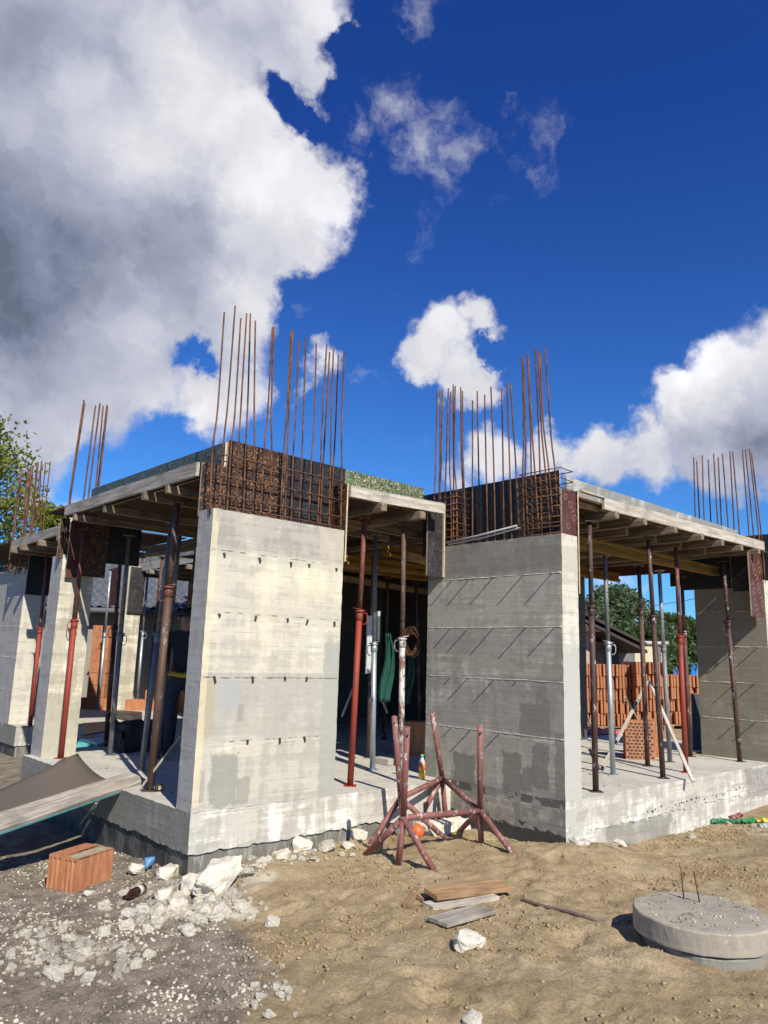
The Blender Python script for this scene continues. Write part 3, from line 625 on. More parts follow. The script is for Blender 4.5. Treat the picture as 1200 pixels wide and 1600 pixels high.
panel('shuttering_panel', 'narrow worn red plywood strip at the left of the column head', (.12, 3.565, 2.53), (.25, 3.584, 3.2), M['p_red'], PE, 1, SH)
panel('shuttering_panel', 'small brown plywood piece at the left over the column top', (.03, 3.66, 2.76), (.138, 3.678, 3.24), M['p_brown'], PE, 1, SH)
panel('shuttering_panel', 'black plywood beam side right of the left column head', (.603, 3.63, 2.75), (1.04, 3.655, 3.23), M['p_black'], PE, 1, SH)
panel('shuttering_panel', 'black plywood at the head of the far left wall', (.955, 7.66, 2.55), (1.6, 7.68, 3.35), M['p_black'], PE, 1, SH)
panel('shuttering_panel', 'plywood with worn black face on the head of the courtyard column', (3.64, 9.70, 2.45), (3.97, 9.72, 3.42), M['p_worn'], PE, 1, SH)
panel('shuttering_panel', 'red worn plywood strip at the left of the courtyard column head', (3.45, 9.9, 2.6), (3.47, 10.3, 3.4), M['p_red'], PE, 0, SH)
panel('shuttering_panel', 'grey crusted strip along the roof edge across the courtyard', (4.0, 6.3, 3.5), (4.02, 9.6, 3.86), M['p_conc'], M['p_conc'], 0, SH)
panel('shuttering_panel', 'black plywood beam side at the back of the right bay', (8.16, -.4, 3.14), (8.18, 1.62, 3.42), M['p_red'], PE, 0, SH)
# printed marks
def mark(txt, size, loc, rotm, parent, mat, nm='printed_mark'):
    cu = bpy.data.curves.new('mark', 'FONT'); cu.body = txt; cu.size = size; cu.extrude = .0006; cu.align_x = 'CENTER'; cu.align_y = 'CENTER'; cu.resolution_u = 3
    o = bpy.data.objects.new('mark', cu); me_ = bpy.data.meshes.new_from_object(o); bpy.data.objects.remove(o)
    q = mesh(nm, me_, mat, parent); q.matrix_basis = Matrix.Translation(loc) @ rotm; return q
MK = flat('pink_print', (.24, .125, .10), .7)
RX = Matrix.Rotation(R(90), 4, 'X')
for (x, z, r_, s) in ((-.06, .16, -60, .09), (.05, .03, -60, .10), (-.02, -.13, -60, .09)):
    mark('OTG' if s > .095 else 'G', s, (x, -.0098, z), RX @ Matrix.Rotation(R(r_), 4, 'Z'), PR, MK)
for (x, z, r_, tx) in ((-.10, .33, -62, 'OTG'), (.12, .26, -62, 'TG'), (.02, .08, -62, 'OTG'), (-.12, -.05, -62, 'TG'), (.12, -.16, -62, 'OTG'), (-.05, -.34, -62, 'OTG')):
    mark(tx, .15, (x, -.0098, z), RX @ Matrix.Rotation(R(r_), 4, 'Z'), PR2, MK)

# ------------------------------------------------------------------ roof decks, edge boards, joists, beams
def deck(label, a, b):
    a = Vector(a); b = Vector(b); c = (a+b)/2; bm = bmesh.new(); box(bm, a-c, b-c)
    o = obj('deck_sheet', bm, M['deck']); o.location = c; setp(o, label, 'deck', 'plywood roof decks')
deck('brown plywood roof deck over the left bay', (.0, .27, 3.335), (3.27, 4.1, 3.355))
deck('brown plywood roof deck over the middle bay edge', (1.46, .0, 3.338), (2.75, .24, 3.358))
deck('brown plywood roof deck over the right bay', (3.30, -1.40, 3.34), (8.15, 4.2, 3.36))
deck('brown plywood roof deck over the dark back room', (3.28, 4.0, 3.363), (8.2, 6.9, 3.383))
deck('brown plywood roof deck across the courtyard', (3.93, 6.92, 3.50), (8.2, 10.4, 3.52))
deck('grey plywood roof deck over the far left wall', (.72, 5.0, 3.41), (2.4, 11.8, 3.43))
EB = 'roof edge boards'
timber('edge_board', 'long weathered grey edge board under the dark green strip of the left roof', 'board', (-.03, 3.36, 3.215), (-.03, .26, 3.215), .035, .125, M['greyt'], EB, warp=.006)
timber('edge_board', 'grey edge board of the roof between the two front walls', 'board', (1.46, -.03, 3.235), (2.79, -.03, 3.265), .035, .115, M['palet'], EB)
timber('edge_board', 'long pale edge board under the grey strip of the right roof', 'board', (3.72, -1.43, 3.285), (7.92, -1.43, 3.345), .035, .125, M['palet'], EB)
timber('edge_board', 'short brown board set back at the left end of the right roof edge', 'board', (3.30, -1.32, 3.28), (3.78, -1.32, 3.29), .04, .11, M['fresh'], EB)
timber('edge_board', 'thin lath on top of the recessed board at the right roof edge', 'board', (3.30, -1.43, 3.40), (3.73, -1.43, 3.40), .05, .02, M['palet'], EB)
timber('edge_board', 'grey edge board of the far left roof', 'board', (.70, 7.75, 3.28), (.70, 5.0, 3.32), .04, .14, M['greyt'], EB)
timber('edge_board', 'pale edge board of the roof across the courtyard', 'board', (3.9, 10.2, 3.34), (3.9, 6.3, 3.40), .04, .16, M['palet'], EB)
JG = 'roof joists with their ends showing'
for i, y in enumerate((.78, 1.25, 2.22, 3.02)):
    timber('roof_joist', f'{ORD[i]} timber joist from the cream wall under the left roof edge', 'joist', (-.045+random.uniform(-.02, .02), y, 3.125), (3.2, y+.03, 3.125), .06, .08, M['joist'], JG)
for i, x in enumerate((1.86, 2.42)):
    timber('roof_joist', ('left' if i == 0 else 'right')+' timber joist end under the grey board between the front walls', 'joist', (x, -.09, 3.15), (x+.02, 3.9, 3.15), .08, .08, M['joist'], JG)
for i, x in enumerate((3.85, 4.42, 5.12, 5.80, 6.45, 7.05, 7.55)):
    timber('roof_joist', f'{ORD[i]} timber joist end from the left under the right roof edge', 'joist', (x, -1.505+random.uniform(-.03, .03), 3.20+.008*i), (x+.03, 4.1, 3.2), .075, .075, M['joist'], JG)
for i, x in enumerate((4.15, 4.78, 5.45, 6.1, 6.8)):
    timber('roof_joist', f'{ORD[i]} inner joist under the right roof deck, its end behind the edge', 'joist', (x, -1.1, 3.185), (x+.02, 4.1, 3.18), .06, .10, M['joist'], JG)
for i, y in enumerate((6.8, 7.6, 8.4, 9.2, 9.95)):
    timber('roof_joist', f'{ORD[i]} joist end from the right under the roof across the courtyard', 'joist', (3.8, y, 3.25), (6.5, y, 3.25), .09, .09, M['joist'], JG)
for i, y in enumerate((5.4, 6.2, 7.0, 7.5)):
    timber('roof_joist', f'{ORD[i]} joist end from the right under the far left roof edge', 'joist', (.60, y, 3.19), (2.3, y, 3.19), .09, .09, M['joist'], JG)
BG = 'yellow formwork beams'
def hbeam(label, p0, p1, ht=.13, mat='yellow'):
    m, L = frame(p0, p1); r_ = thing('formwork_beam', label, 'beam', group=BG); r_.matrix_basis = m
    for nm, z0, z1, wd in (('flange', 0, .04, .08), ('web', .04, ht-.04, .027), ('flange', ht-.04, ht, .08)):
        bm = bmesh.new(); box(bm, (0, -wd/2, z0), (L, wd/2, z1)); obj(nm, bm, M[mat], r_)
hbeam('yellow timber beam running behind the front props of the right bay', (3.32, -.82, 2.985), (7.75, -.82, 3.005))
hbeam('second yellow beam deeper in the right bay', (3.32, .75, 2.985), (7.75, .75, 3.0))
hbeam('third yellow beam at the back of the right bay', (3.32, 1.5, 2.985), (7.75, 1.5, 3.0))
hbeam('bright yellow beam across the dark middle bay', (1.6, 2.35, 2.93), (6.8, 2.35, 2.95))
hbeam('yellow beam just behind the bright one in the middle bay', (3.2, 3.3, 2.98), (7.6, 3.3, 2.98))
hbeam('brown beam in the middle of the left bay', (1.5, .3, 2.935), (1.3, 4.0, 2.935), mat='joist')
for i, (a, b_) in enumerate((((3.35, 1.1, 2.9), (7.8, 2.0, 2.9)), ((3.3, 3.0, 2.95), (7.6, 1.6, 2.95)), ((4.0, 3.8, 2.9), (7.5, 4.6, 2.9)))):
    timber('cross_brace', ('upper', 'middle', 'lower')[i]+' slanting timber under the ceiling of the dark middle bay', 'timber', a, b_, .06, .10, M['brownt'], 'ceiling braces')

# ------------------------------------------------------------------ props
def prop(base, top, ztop, lo, up_, coll, word, zb=ZS, r=.031, lean_r=0., plate=True, split=None, handle=True, holes=True, mc=None):
    P = on(base[0], base[1], 2, zb)
    d = Vector(P)-CAM; vx, vy, vz = pix((P.x, P.y, ztop)); off = (top[0]-vx)*vz/F_PX
    sid = Vector((rt.x, rt.y, 0)).normalized(); T = Vector((P.x, P.y, ztop))+sid*off
    m = (T-P); L = m.length; z = m.normalized(); x = sid; y = z.cross(x).normalized(); x = y.cross(z)
    Mx = Matrix((x, y, z)).transposed().to_4x4(); Mx.translation = P
    if coll:                                         # collar height from the photo
        c = on(coll[0], coll[1], 1, P.y) if False else None
        b0 = pix(P); b1 = pix(T); fr = (base[1]-coll[1])/(base[1]-b1[1]); h = L*(fr*b0[2]/(b1[2]+(b0[2]-b1[2])*fr) if False else fr)
    else: h = L*.55
    o = thing('steel_prop', word, 'prop', group='steel props holding up the roof shuttering'); o.matrix_basis = Mx
    bm = bmesh.new(); tube(bm, [(0, 0, .008), (0, 0, h)], r, 12); obj('outer_tube', bm, M[lo], o)
    bm = bmesh.new(); tube(bm, [(0, 0, h), (0, 0, L-.008)], r*.82, 12)
    obj('inner_tube', bm, M[up_], o)
    if holes:
        bm = bmesh.new(); k = h+.12
        while k < L-.12:
            for a in (0, math.pi):
                c = Vector((math.sin(a+.4), -math.cos(a+.4), 0))
                tube(bm, [Vector((0, 0, k))+c*r*.5, Vector((0, 0, k))+c*r*.84], .0085, 8)
            k += .12
        obj('pin_holes', bm, M['clip'], o)
    cm = M[mc or lo]
    bm = bmesh.new(); tube(bm, [(0, 0, h-.09), (0, 0, h-.085), (0, 0, h), (0, 0, h+.004)], [r*1.0, r*1.22, r*1.22, r*.9], 12); tube(bm, [(0, 0, h-.01), (0, 0, h+.012)], r*1.5, 12); obj('collar', bm, cm, o)
    if handle:
        s = random.choice((-1, 1)); a = random.uniform(-.6, .6); bm = bmesh.new()
        c, s_ = math.cos(a)*s, math.sin(a)
        P_ = [(r*1.1, .0, h-.02), (r*2.2, 0, h-.012), (r*2.7, 0, h-.04), (r*2.6, 0, h-.10), (r*1.9, 0, h-.13), (r*1.1, 0, h-.12)]
        tube(bm, [(p[0]*c, p[0]*s_, p[2]) for p in P_], .0055, 6); obj('handle', bm, cm, o)
        bm = bmesh.new(); tube(bm, [(-r*2.2*c, -r*2.2*s_-.02, h+.035), (0, -r*.9, h+.02), (r*2.0*c, r*2*s_, h+.01)], .005, 6); obj('pin', bm, cm, o)
    if plate:
        bm = bmesh.new(); box(bm, (-.06, -.06, 0), (.06, .06, .008)); obj('base_plate', bm, M[lo], o)
        bm = bmesh.new(); box(bm, (-.06, -.06, L-.008), (.06, .06, L)); obj('head_plate', bm, M[up_], o)
    return o
prop((95, 1185), (131, 815), 3.11, 'red', 'redbr', (117, 975), 'bright red prop standing in front of the left column')
prop((47, 1135), (74, 862), 3.18, 'red', 'redbr', (62, 985), 'red prop between the far left wall and the left column')
prop((153, 1110), (173, 885), 3.35, 'galv', 'galv', (163, 992), 'pale galvanised prop far back in front of the orange brick pier')
prop((172, 1180), (202, 830), 3.11, 'dgalv', 'dgalv', (186, 996), 'dull grey prop right of the brick pier, beside a rusty one')
prop((165, 1166), (190, 830), 3.11, 'brownm', 'brownm', (176, 985), 'dark rusty prop close behind the dull grey one')
prop((221, 1204), (268, 812), 3.11, 'dgalv', 'dgalv', (244, 997), 'slanting grey prop just left of the big brown one')
prop((234, 1236), (277, 778), 3.11, 'rustp', 'rustp', (260, 925), 'big rust brown prop nearest the slab corner with a red collar', r=.036, mc='redbr')
prop((246, 1186), (281, 812), 3.11, 'dgalv', 'dgalv', (263, 995), 'dark grey prop right behind the big brown one')
prop((226, 1150), (254, 838), 3.11, 'brownm', 'brownm', (240, 985), 'very dark thin prop left of the slanting grey one')
prop((268, 1165), (307, 838), 3.11, 'brownm', 'redbr', (290, 1000), 'dark red prop against the side of the cream wall')
prop((213, 1107), (231, 885), 3.35, 'galv', 'galv', (222, 990), 'thin pale prop in front of the courtyard column')
prop((283, 1100), (296, 876), 3.3, 'dgalv', 'dgalv', (290, 985), 'small far grey prop under the courtyard roof')
prop((547, 1228), (570, 797), 3.13, 'red', 'redbr', (560, 962), 'red prop right of the cream wall in the middle bay')
prop((582, 1203), (587, 822), 3.13, 'galv', 'dgalv', (585, 1012), 'galvanised prop in the middle bay')
prop((626, 1222), (631, 803), 3.13, 'white', 'rustp', (628, 1005), 'rusty prop splashed with white paint behind the pipe trestle')
prop((576, 1184), (584, 880), 3.0, 'rustp', 'rustp', (581, 1010), 'thin rusty prop behind the galvanised one')
prop((931, 1237), (921, 803), 3.18, 'brownm', 'brownm', (925, 955), 'spotted brown prop nearest the lit wall end in the right bay')
prop((958, 1211), (945, 840), 2.99, 'galv', 'dgalv', (949, 1010), 'galvanised prop second from the lit wall end')
prop((1012, 1197), (998, 848), 2.99, 'brownm', 'brownm', (1003, 955), 'dark brown prop behind the peak of the crossed laths')
prop((1036, 1216), (1013, 832), 3.18, 'brownm', 'brownm', (1021, 968), 'brown prop with a row of holes in the centre of the right bay')
prop((1047, 1191), (1030, 858), 2.99, 'dgalv', 'galv', (1038, 1013), 'grey prop with a pale upper tube in the right bay')
prop((1072, 1207), (1056, 843), 3.18, 'red', 'redbr', (1063, 1000), 'tall red prop in the right bay')
prop((1079, 1182), (1065, 858), 2.99, 'brownm', 'brownm', (1071, 990), 'dark prop half hidden behind the tall red one')
prop((1112, 1176), (1100, 878), 3.0, 'brownm', 'brownm', (1104, 985), 'rusty prop standing against the far right wall')
prop((1156, 1190), (1130, 862), 3.18, 'brownm', 'brownm', (1142, 975), 'dark brown prop in front of the far right wall near the slab edge')
prop((600, 1155), (606, 890), 2.95, 'brownm', 'brownm', None, 'unlit brown prop deep in the middle bay')
prop((655, 1150), (650, 890), 2.95, 'brownm', 'brownm', None, 'unlit rusty prop at the right of the dark middle bay')

# ------------------------------------------------------------------ pipe trestle
T = thing('pipe_trestle', 'dull red welded pipe trestle with four uprights and splayed legs standing on the sand', 'trestle', (0, 0, 0))
def G(x, y, z0=.05):
    p = on(x, y, 2, z0)
    for _ in range(4): p = on(x, y, 2, Hf(p.x, p.y))
    return p
f2 = G(622, 1350); f4 = G(752, 1317); f3 = on(697, 1285, 2, .09)
def vert(px_, ref, yq):                    # point near vertical over ref with given photo y, x
    b_ = pix(ref); d = b_[2]; return dep(px_, yq, d)
N2 = vert(630, f2, 1278); T2 = vert(636, f2, 1136); N4 = vert(750, f4, 1267); T4 = vert(750, f4, 1134); N3 = vert(691, f3, 1216); T3 = vert(675, f3, 1113)
N1 = dep(626, 1247, 6.95); T1 = dep(616, 1119, 7.0)
def pipe(a, b_, nm, r=.026):
    bm = bmesh.new(); tube(bm, [a, b_], r, 14); obj(nm, bm, M['trestle'], T)
def sink(p): return Vector((p.x, p.y, p.z-.02))
for a, b_ in ((N2, T2), (N4, T4), (N3, T3), (N1, T1)): pipe(a, b_, 'upright')
for a, b_ in ((N2, sink(f2)), (N4, sink(f4)), (N3, f3), (N2, sink(G(682, 1363))), (N4, sink(G(807, 1337))), (N1, sink(G(577, 1318))), (N2, sink(G(571, 1332))), (N1, sink(G(700, 1311)))): pipe(a, b_, 'leg')
pipe(N4, dep(707, 1309, 7.6), 'leg'); pipe(N3, dep(640, 1305, 7.5), 'leg')
for a, b_ in ((N2, N4), (N4, N3), (N3, N1), (N1, N2)): pipe(a, b_, 'rail')
for tp in (T1, T2, T4):
    bm = bmesh.new(); c = tp+Vector((0, 0, -.06)); tov = (CAM-c); tov.z = 0; tov.normalize(); tov = (tov+rt*.35).normalized(); tube(bm, [c, c+tov*.0275], .009, 10); obj('bolt_hole', bm, M['clip'], T)
for c in (N1, N2, N3, N4):
    bm = bmesh.new(); bmesh.ops.create_icosphere(bm, subdivisions=2, radius=.033, matrix=Matrix.Translation(c)); obj('weld', bm, M['trestle'], T, True)

# ------------------------------------------------------------------ concrete manhole cover
c = on(1094, 1424, 2, .20); CV = thing('manhole_cover', 'round thick concrete manhole cover lying on the sand with two bent wires in its top', 'manhole cover', (c.x, c.y, 0))
rr = .405; DC = (c.x, c.y)
def discmesh(r, z0, z1, seed, mat, nm, ox=0, oy=0, amp=.01):
    bm = bmesh.new(); n = 150; prof = [(0, z1), (r*.5, z1), (r*.9, z1), (r*.985, z1-.004), (r, z1-.013), (r, z1-.02), (r, (z0+z1)/2), (r, z0+.008), (r*.997, z0), (r*.985, z0-.001), (r*.9, z0-.001), (0, z0)]
    rings = []
    for (q, z) in prof:
        if q == 0: rings.append([bm.verts.new((ox, oy, z))]); continue
        L_ = []
        for k in range(n):
            a = 2*math.pi*k/n; d = mnoise.noise(Vector((math.cos(a)*3, math.sin(a)*3, seed+z*8)))*amp+mnoise.noise(Vector((math.cos(a)*14, math.sin(a)*14, seed+z*20)))*amp*.4
            L_.append(bm.verts.new((ox+math.cos(a)*(q+d), oy+math.sin(a)*(q+d), z+mnoise.noise(Vector((math.cos(a)*q*9, math.sin(a)*q*9, seed)))*.006)))
        rings.append(L_)
    for a, b_ in zip(rings[:-1], rings[1:]):
        for k in range(n):
            if len(a) == 1: bm.faces.new((a[0], b_[k], b_[(k+1) % n]))
            elif len(b_) == 1: bm.faces.new((a[(k+1) % n], a[k], b_[0]))
            else: bm.faces.new((a[k], b_[k], b_[(k+1) % n], a[(k+1) % n]))
    bmesh.ops.recalc_face_normals(bm, faces=bm.faces)
    return obj(nm, bm, mat, CV, False)
discmesh(rr, .075, .205, 3, M['disc'], 'cover_slab', amp=.005)
discmesh(rr*.88, -.25, .066, 9, M['slabside'], 'ring_below', -.02, -.03)
for x0, y0, x1, y1, x2, y2 in ((1069, 1405, 1066, 1380, 1064, 1358), (1094, 1411, 1089, 1388, 1084, 1362)):
    p = on(x0, y0, 2, .2); z_ = pix(p)[2]; bm = bmesh.new(); o_ = Vector((c.x, c.y, 0))
    tube(bm, [p-o_-Vector((0, 0, .02)), dep(x1, y1, z_)-o_, dep(x2, y2, z_)-o_], .0045, 6); obj('wire_loop', bm, M['rebar'], CV)

# ------------------------------------------------------------------ hollow clay blocks (near)
def clayblock(parent, L=.375, W_=.125, Hh=.24, cells=(14, 5), crust=False):
    bm = bmesh.new(); nxx, nyy = cells
    # perforated top
    fs = []
    for i in range(nxx):
        for j in range(nyy):
            x0, x1 = -L/2+.01+(L-.02)*i/nxx, -L/2+.01+(L-.02)*(i+1)/nxx; y0, y1 = -W_/2+.01+(W_-.02)*j/nyy, -W_/2+.01+(W_-.02)*(j+1)/nyy
            fs.append(bm.faces.new([bm.verts.new(p) for p in ((x0, y0, Hh), (x1, y0, Hh), (x1, y1, Hh), (x0, y1, Hh))]))
    for f in fs: f.material_index = 1 if crust else 0
    bmesh.ops.remove_doubles(bm, verts=bm.verts, dist=1e-5)
    r_ = bmesh.ops.inset_individual(bm, faces=list(bm.faces), thickness=.0055)
    inner = fs
    ex = bmesh.ops.extrude_discrete_faces(bm, faces=inner)['faces']
    for f in ex:
        for v in f.verts: v.co.z -= .05 if not crust else .012
    # body sides with grooves on the short ends
    def ring(z, o=0):
        P = []; g = 6
        P += [(-L/2, -W_/2), (L/2, -W_/2)]
        for k in range(g):
            y0 = -W_/2+W_*(k+.25)/g; y1 = -W_/2+W_*(k+.75)/g
            d = .010 if k % 2 else 0
            P += [(L/2-d, y0), (L/2-d, y1)]
        P += [(L/2, W_/2), (-L/2, W_/2)]
        for k in range(g-1, -1, -1):
            y0 = -W_/2+W_*(k+.75)/g; y1 = -W_/2+W_*(k+.25)/g; d = .012 if k % 2 else 0
            P += [(-L/2+d, y0), (-L/2+d, y1)]
        return [bm.verts.new((x, y, z)) for x, y in P]
    a = ring(0); c_ = ring(Hh-.0005); n = len(a)
    for k in range(n): bm.faces.new((a[k], a[(k+1) % n], c_[(k+1) % n], c_[k]))
    bm.faces.new(a[::-1])
    rim_ = [bm.verts.new(p) for p in ((-L/2+.01, -W_/2+.01, Hh-.0003), (L/2-.01, -W_/2+.01, Hh-.0003), (L/2-.01, W_/2-.01, Hh-.0003), (-L/2+.01, W_/2-.01, Hh-.0003))]
    o = obj('block_body', bm, [M['clay'], M['mortar']], parent)
    bm = bmesh.new()   # rim strips
    for a_, b_ in (((-L/2+.012, -W_/2, Hh-.012), (L/2-.01, -W_/2+.0105, Hh+.0004)), ((-L/2+.012, W_/2-.0105, Hh-.012), (L/2-.01, W_/2, Hh+.0004)), ((-L/2+.001, -W_/2+.011, Hh-.02), (-L/2+.012, W_/2-.011, Hh+.0002)), ((L/2-.0115, -W_/2+.011, Hh-.02), (L/2-.001, W_/2-.011, Hh+.0002))): box(bm, a_, b_)
    obj('block_rim', bm, M['clay'], parent)
    return o
pA = on(112, 1394, 2, -.02); pB = on(181, 1369, 2, -.02); ang = math.atan2(pB.y-pA.y, pB.x-pA.x); u = Vector((math.cos(ang), math.sin(ang), 0)); v_ = Vector((-u.y, u.x, 0))
cA = pA+u*.215+v_*.0625; cB = cA+v_*.132-u*.02
zA = max(Hf(cA.x, cA.y), -.04)
b1 = thing('clay_block', 'hollow orange clay block with mortar crust on its top, nearest the camera', 'clay block', (cA.x, cA.y, zA-.01), (0, 0, ang), 'hollow clay blocks on the soil'); clayblock(b1, crust=True)
b2 = thing('clay_block', 'hollow orange clay block with open holes standing behind the crusted one', 'clay block', (cB.x, cB.y, zA+.0), (0, 0, ang+.03), 'hollow clay blocks on the soil'); clayblock(b2)

# ------------------------------------------------------------------ plank and plywood at left
pe = on(214, 1218, 2, .50); pl = on(-60, 1310, 2, .36)
timber('plank', 'long weathered plank with a turquoise lower edge resting on the slab edge at left', 'plank', pl, pe, .215, .04, M['greyt'], roll_=R(16))
PT = flat('turquoise_paint', (.10, .34, .32)); m_, L_ = frame(pl, pe, R(16)); bm = bmesh.new(); box(bm, (.0, -.1115, .0), (L_, -.1085, .014)); e = obj('painted_edge', bm, PT, bpy.data.objects['plank'])
# mesh-printed plywood sheet
q0 = on(121, 1182, 2, .50); q1 = on(166, 1224, 2, .485); q2 = on(-70, 1300, 2, .33); q3 = on(-60, 1262, 2, .42)
n_ = 14; vs = []; fs = []
for i in range(n_+1):
    a = q3.lerp(q0, i/n_); b_ = q2.lerp(q1, i/n_)
    for j in range(7):
        p = a.lerp(b_, j/6); p.z += .05*math.sin(i/n_*3.1)*(.3)+(.035*(j/6-.5)**2*4 if i > n_-4 else 0)
        vs.append(p)
for i in range(n_):
    for j in range(6): k = i*7+j; fs.append((k, k+1, k+8, k+7))
o = pyobj('plywood_sheet', vs, fs, [M['p_grid']], None, True); md = o.modifiers.new('thickness', 'SOLIDIFY'); md.thickness = .018; md.offset = -1
setp(o, 'bent dark brown mesh patterned plywood sheet lying behind the long plank', 'plywood')
timber('lath', 'pale lath leaning from the slab corner up towards the cream wall', 'lath', on(222, 1232, 2, .49), on(285, 1150, 1, .9), .05, .02, M['greyt'])
timber('lath', 'thin stick poking out under the long plank', 'stick', on(125, 1290, 2, .02), on(150, 1256, 2, .28), .015, .012, M['palet'])
sx = on(248, 1235, 2, ZS+.01); LV = thing('tape_measure', 'small black and yellow tape measure on the slab beside the brown prop', 'tape measure', sx, (0, 0, .3))
bm = bmesh.new(); box(bm, (-.04, -.02, 0), (.04, .02, .05), bev=.006); obj('case', bm, M['clip'], LV)
bm = bmesh.new(); box(bm, (-.025, -.023, .01), (.025, -.0205, .04)); obj('sticker', bm, flat('yellow_sticker', (.65, .55, .25)), LV)

# ------------------------------------------------------------------ wood offcuts on the sand
def onG(x, y, dz=0): p = G(x, y); p.z += dz; return p
timber('offcut', 'topmost fresh brown board of the small wood pile', 'board', onG(672, 1412, .045), onG(792, 1395, .035), .15, .03, M['fresh'], 'wood offcuts on the sand', roll_=R(8))
timber('offcut', 'light brown board lying behind the topmost board of the wood pile', 'board', onG(652, 1410, .02), onG(748, 1380, .03), .11, .03, M['brownt'], 'wood offcuts on the sand', roll_=R(14))
timber('offcut', 'pale board under the brown ones at the left end of the wood pile', 'board', onG(668, 1420, .0), onG(772, 1404, .0), .12, .03, M['palet'], 'wood offcuts on the sand')
timber('offcut', 'short grey board lying alone in front of the wood pile', 'board', onG(684, 1446, .005), onG(762, 1424, .005), .17, .025, M['greyt'], 'wood offcuts on the sand')
timber('offcut', 'short dark wedge at the left tip of the wood pile', 'board', onG(634, 1418, .0), onG(652, 1402, .04), .05, .03, M['brownt'], 'wood offcuts on the sand')
bm = bmesh.new(); P = [onG(x, y, .008) for x, y in ((815, 1408), (850, 1418), (890, 1427), (925, 1438), (952, 1441))]; P[-1].z -= .02
tube(bm, P, .013, 8); setp(obj('steel_bar', bm, simple('dirty_bar', (.10, .06, .05), (.2, .14, .11), 30, bst=.9)), 'rusty steel bar half buried in the sand beside the manhole cover', 'bar')

# ------------------------------------------------------------------ bottles
def lathe(bm, prof, n=16, mi=0):
    rings = [[bm.verts.new((math.cos(2*math.pi*k/n)*r_, math.sin(2*math.pi*k/n)*r_, z)) for k in range(n)] for r_, z in prof]
    for a, b_ in zip(rings[:-1], rings[1:]):
        for k in range(n): f = bm.faces.new((a[k], a[(k+1) % n], b_[(k+1) % n], b_[k])); f.material_index = mi; f.smooth = True
    bm.faces.new(rings[0][::-1]); bm.faces.new(rings[-1])
pb = on(659, 1217, 2, ZS+.003); BT = thing('soda_bottle', 'plastic bottle of orange drink with a green cap on the slab edge', 'bottle', pb)
pl_ = flat('clear_plastic', (.55, .45, .42), .2); bm = bmesh.new(); lathe(bm, [(.030, .0), (.034, .01), (.034, .15), (.032, .17), (.018, .205), (.013, .215), (.013, .222)]); obj('bottle_body', bm, pl_, BT)
bm = bmesh.new(); lathe(bm, [(.0345, .008), (.0347, .085)]); obj('drink', bm, flat('orange_drink', (.75, .50, .03), .2), BT)
bm = bmesh.new(); lathe(bm, [(.0352, .09), (.0352, .155)]); obj('label', bm, flat('orange_label', (.75, .22, .06)), BT)
bm = bmesh.new(); lathe(bm, [(.016, .222), (.016, .245)]); obj('cap', bm, flat('green_cap', (.10, .55, .16)), BT)
pb = G(210, 1402, 0); BB = thing('beer_bottle', 'empty dark brown glass bottle lying among white stones', 'bottle', (pb.x, pb.y, Hf(pb.x, pb.y)+.035), (0, R(-90), ang+.12))
gl = flat('brown_glass', (.035, .012, .006), .08); bm = bmesh.new(); lathe(bm, [(.028, -.11), (.032, -.10), (.032, .03), (.026, .055), (.014, .085), (.0125, .12), (.0145, .122), (.0145, .13)]); obj('glass_body', bm, gl, BB)
bm = bmesh.new(); lathe(bm, [(.0326, -.075), (.0326, -.03)]); obj('paper_label', bm, flat('paper', (.62, .55, .48)), BB)

# ------------------------------------------------------------------ stones
def rockmesh(seed, chunky=True):
    rs = random.Random(seed); bm = bmesh.new()
    for _ in range(26):
        v = Vector((rs.gauss(0, 1), rs.gauss(0, 1), rs.gauss(0, 1))).normalized(); q = rs.uniform(.8, 1)
        v = Vector([math.copysign(abs(k)**.75, k) for k in v])
        bm.verts.new(v*q*.5)
    r_ = bmesh.ops.convex_hull(bm, input=bm.verts)
    bmesh.ops.delete(bm, geom=[g_ for g_ in r_['geom_interior'] if isinstance(g_, bmesh.types.BMVert)], context='VERTS')
    bmesh.ops.subdivide_edges(bm, edges=bm.edges, cuts=1, use_grid_fill=True); bmesh.ops.triangulate(bm, faces=bm.faces)
    bmesh.ops.smooth_vert(bm, verts=bm.verts, factor=.35)
    bmesh.ops.subdivide_edges(bm, edges=bm.edges, cuts=1, use_grid_fill=True)
    for v in bm.verts: v.co += v.co.normalized()*(mnoise.noise(v.co*4+Vector((seed, 0, 0)))*.07+mnoise.noise(v.co*11+Vector((seed, 0, 0)))*.03)
    me_ = bpy.data.meshes.new('stone'); bm.to_mesh(me_); bm.free(); me_.materials.append(M['stone'] if seed % 5 else M['stone2']); return me_
RM = [rockmesh(s) for s in range(10)]
def rock(P, s, label, group=None, name='stone', rot=None, k=None, sink_=.3):
    o = bpy.data.objects.new(name, RM[random.randrange(10) if k is None else k]); COL.objects.link(o)
    s = Vector(s) if not isinstance(s, float) else Vector((s, s*random.uniform(.6, 1), s*random.uniform(.5, .85)))
    o.scale = s; o.location = (P.x, P.y, Hf(P.x, P.y)+s.z*(.5-sink_)); o.rotation_euler = rot or (random.uniform(-.4, .4), random.uniform(-.4, .4), random.uniform(0, 6.3))
    setp(o, label, 'stone', group)
LG = 'large limestone rubble by the wall corner'
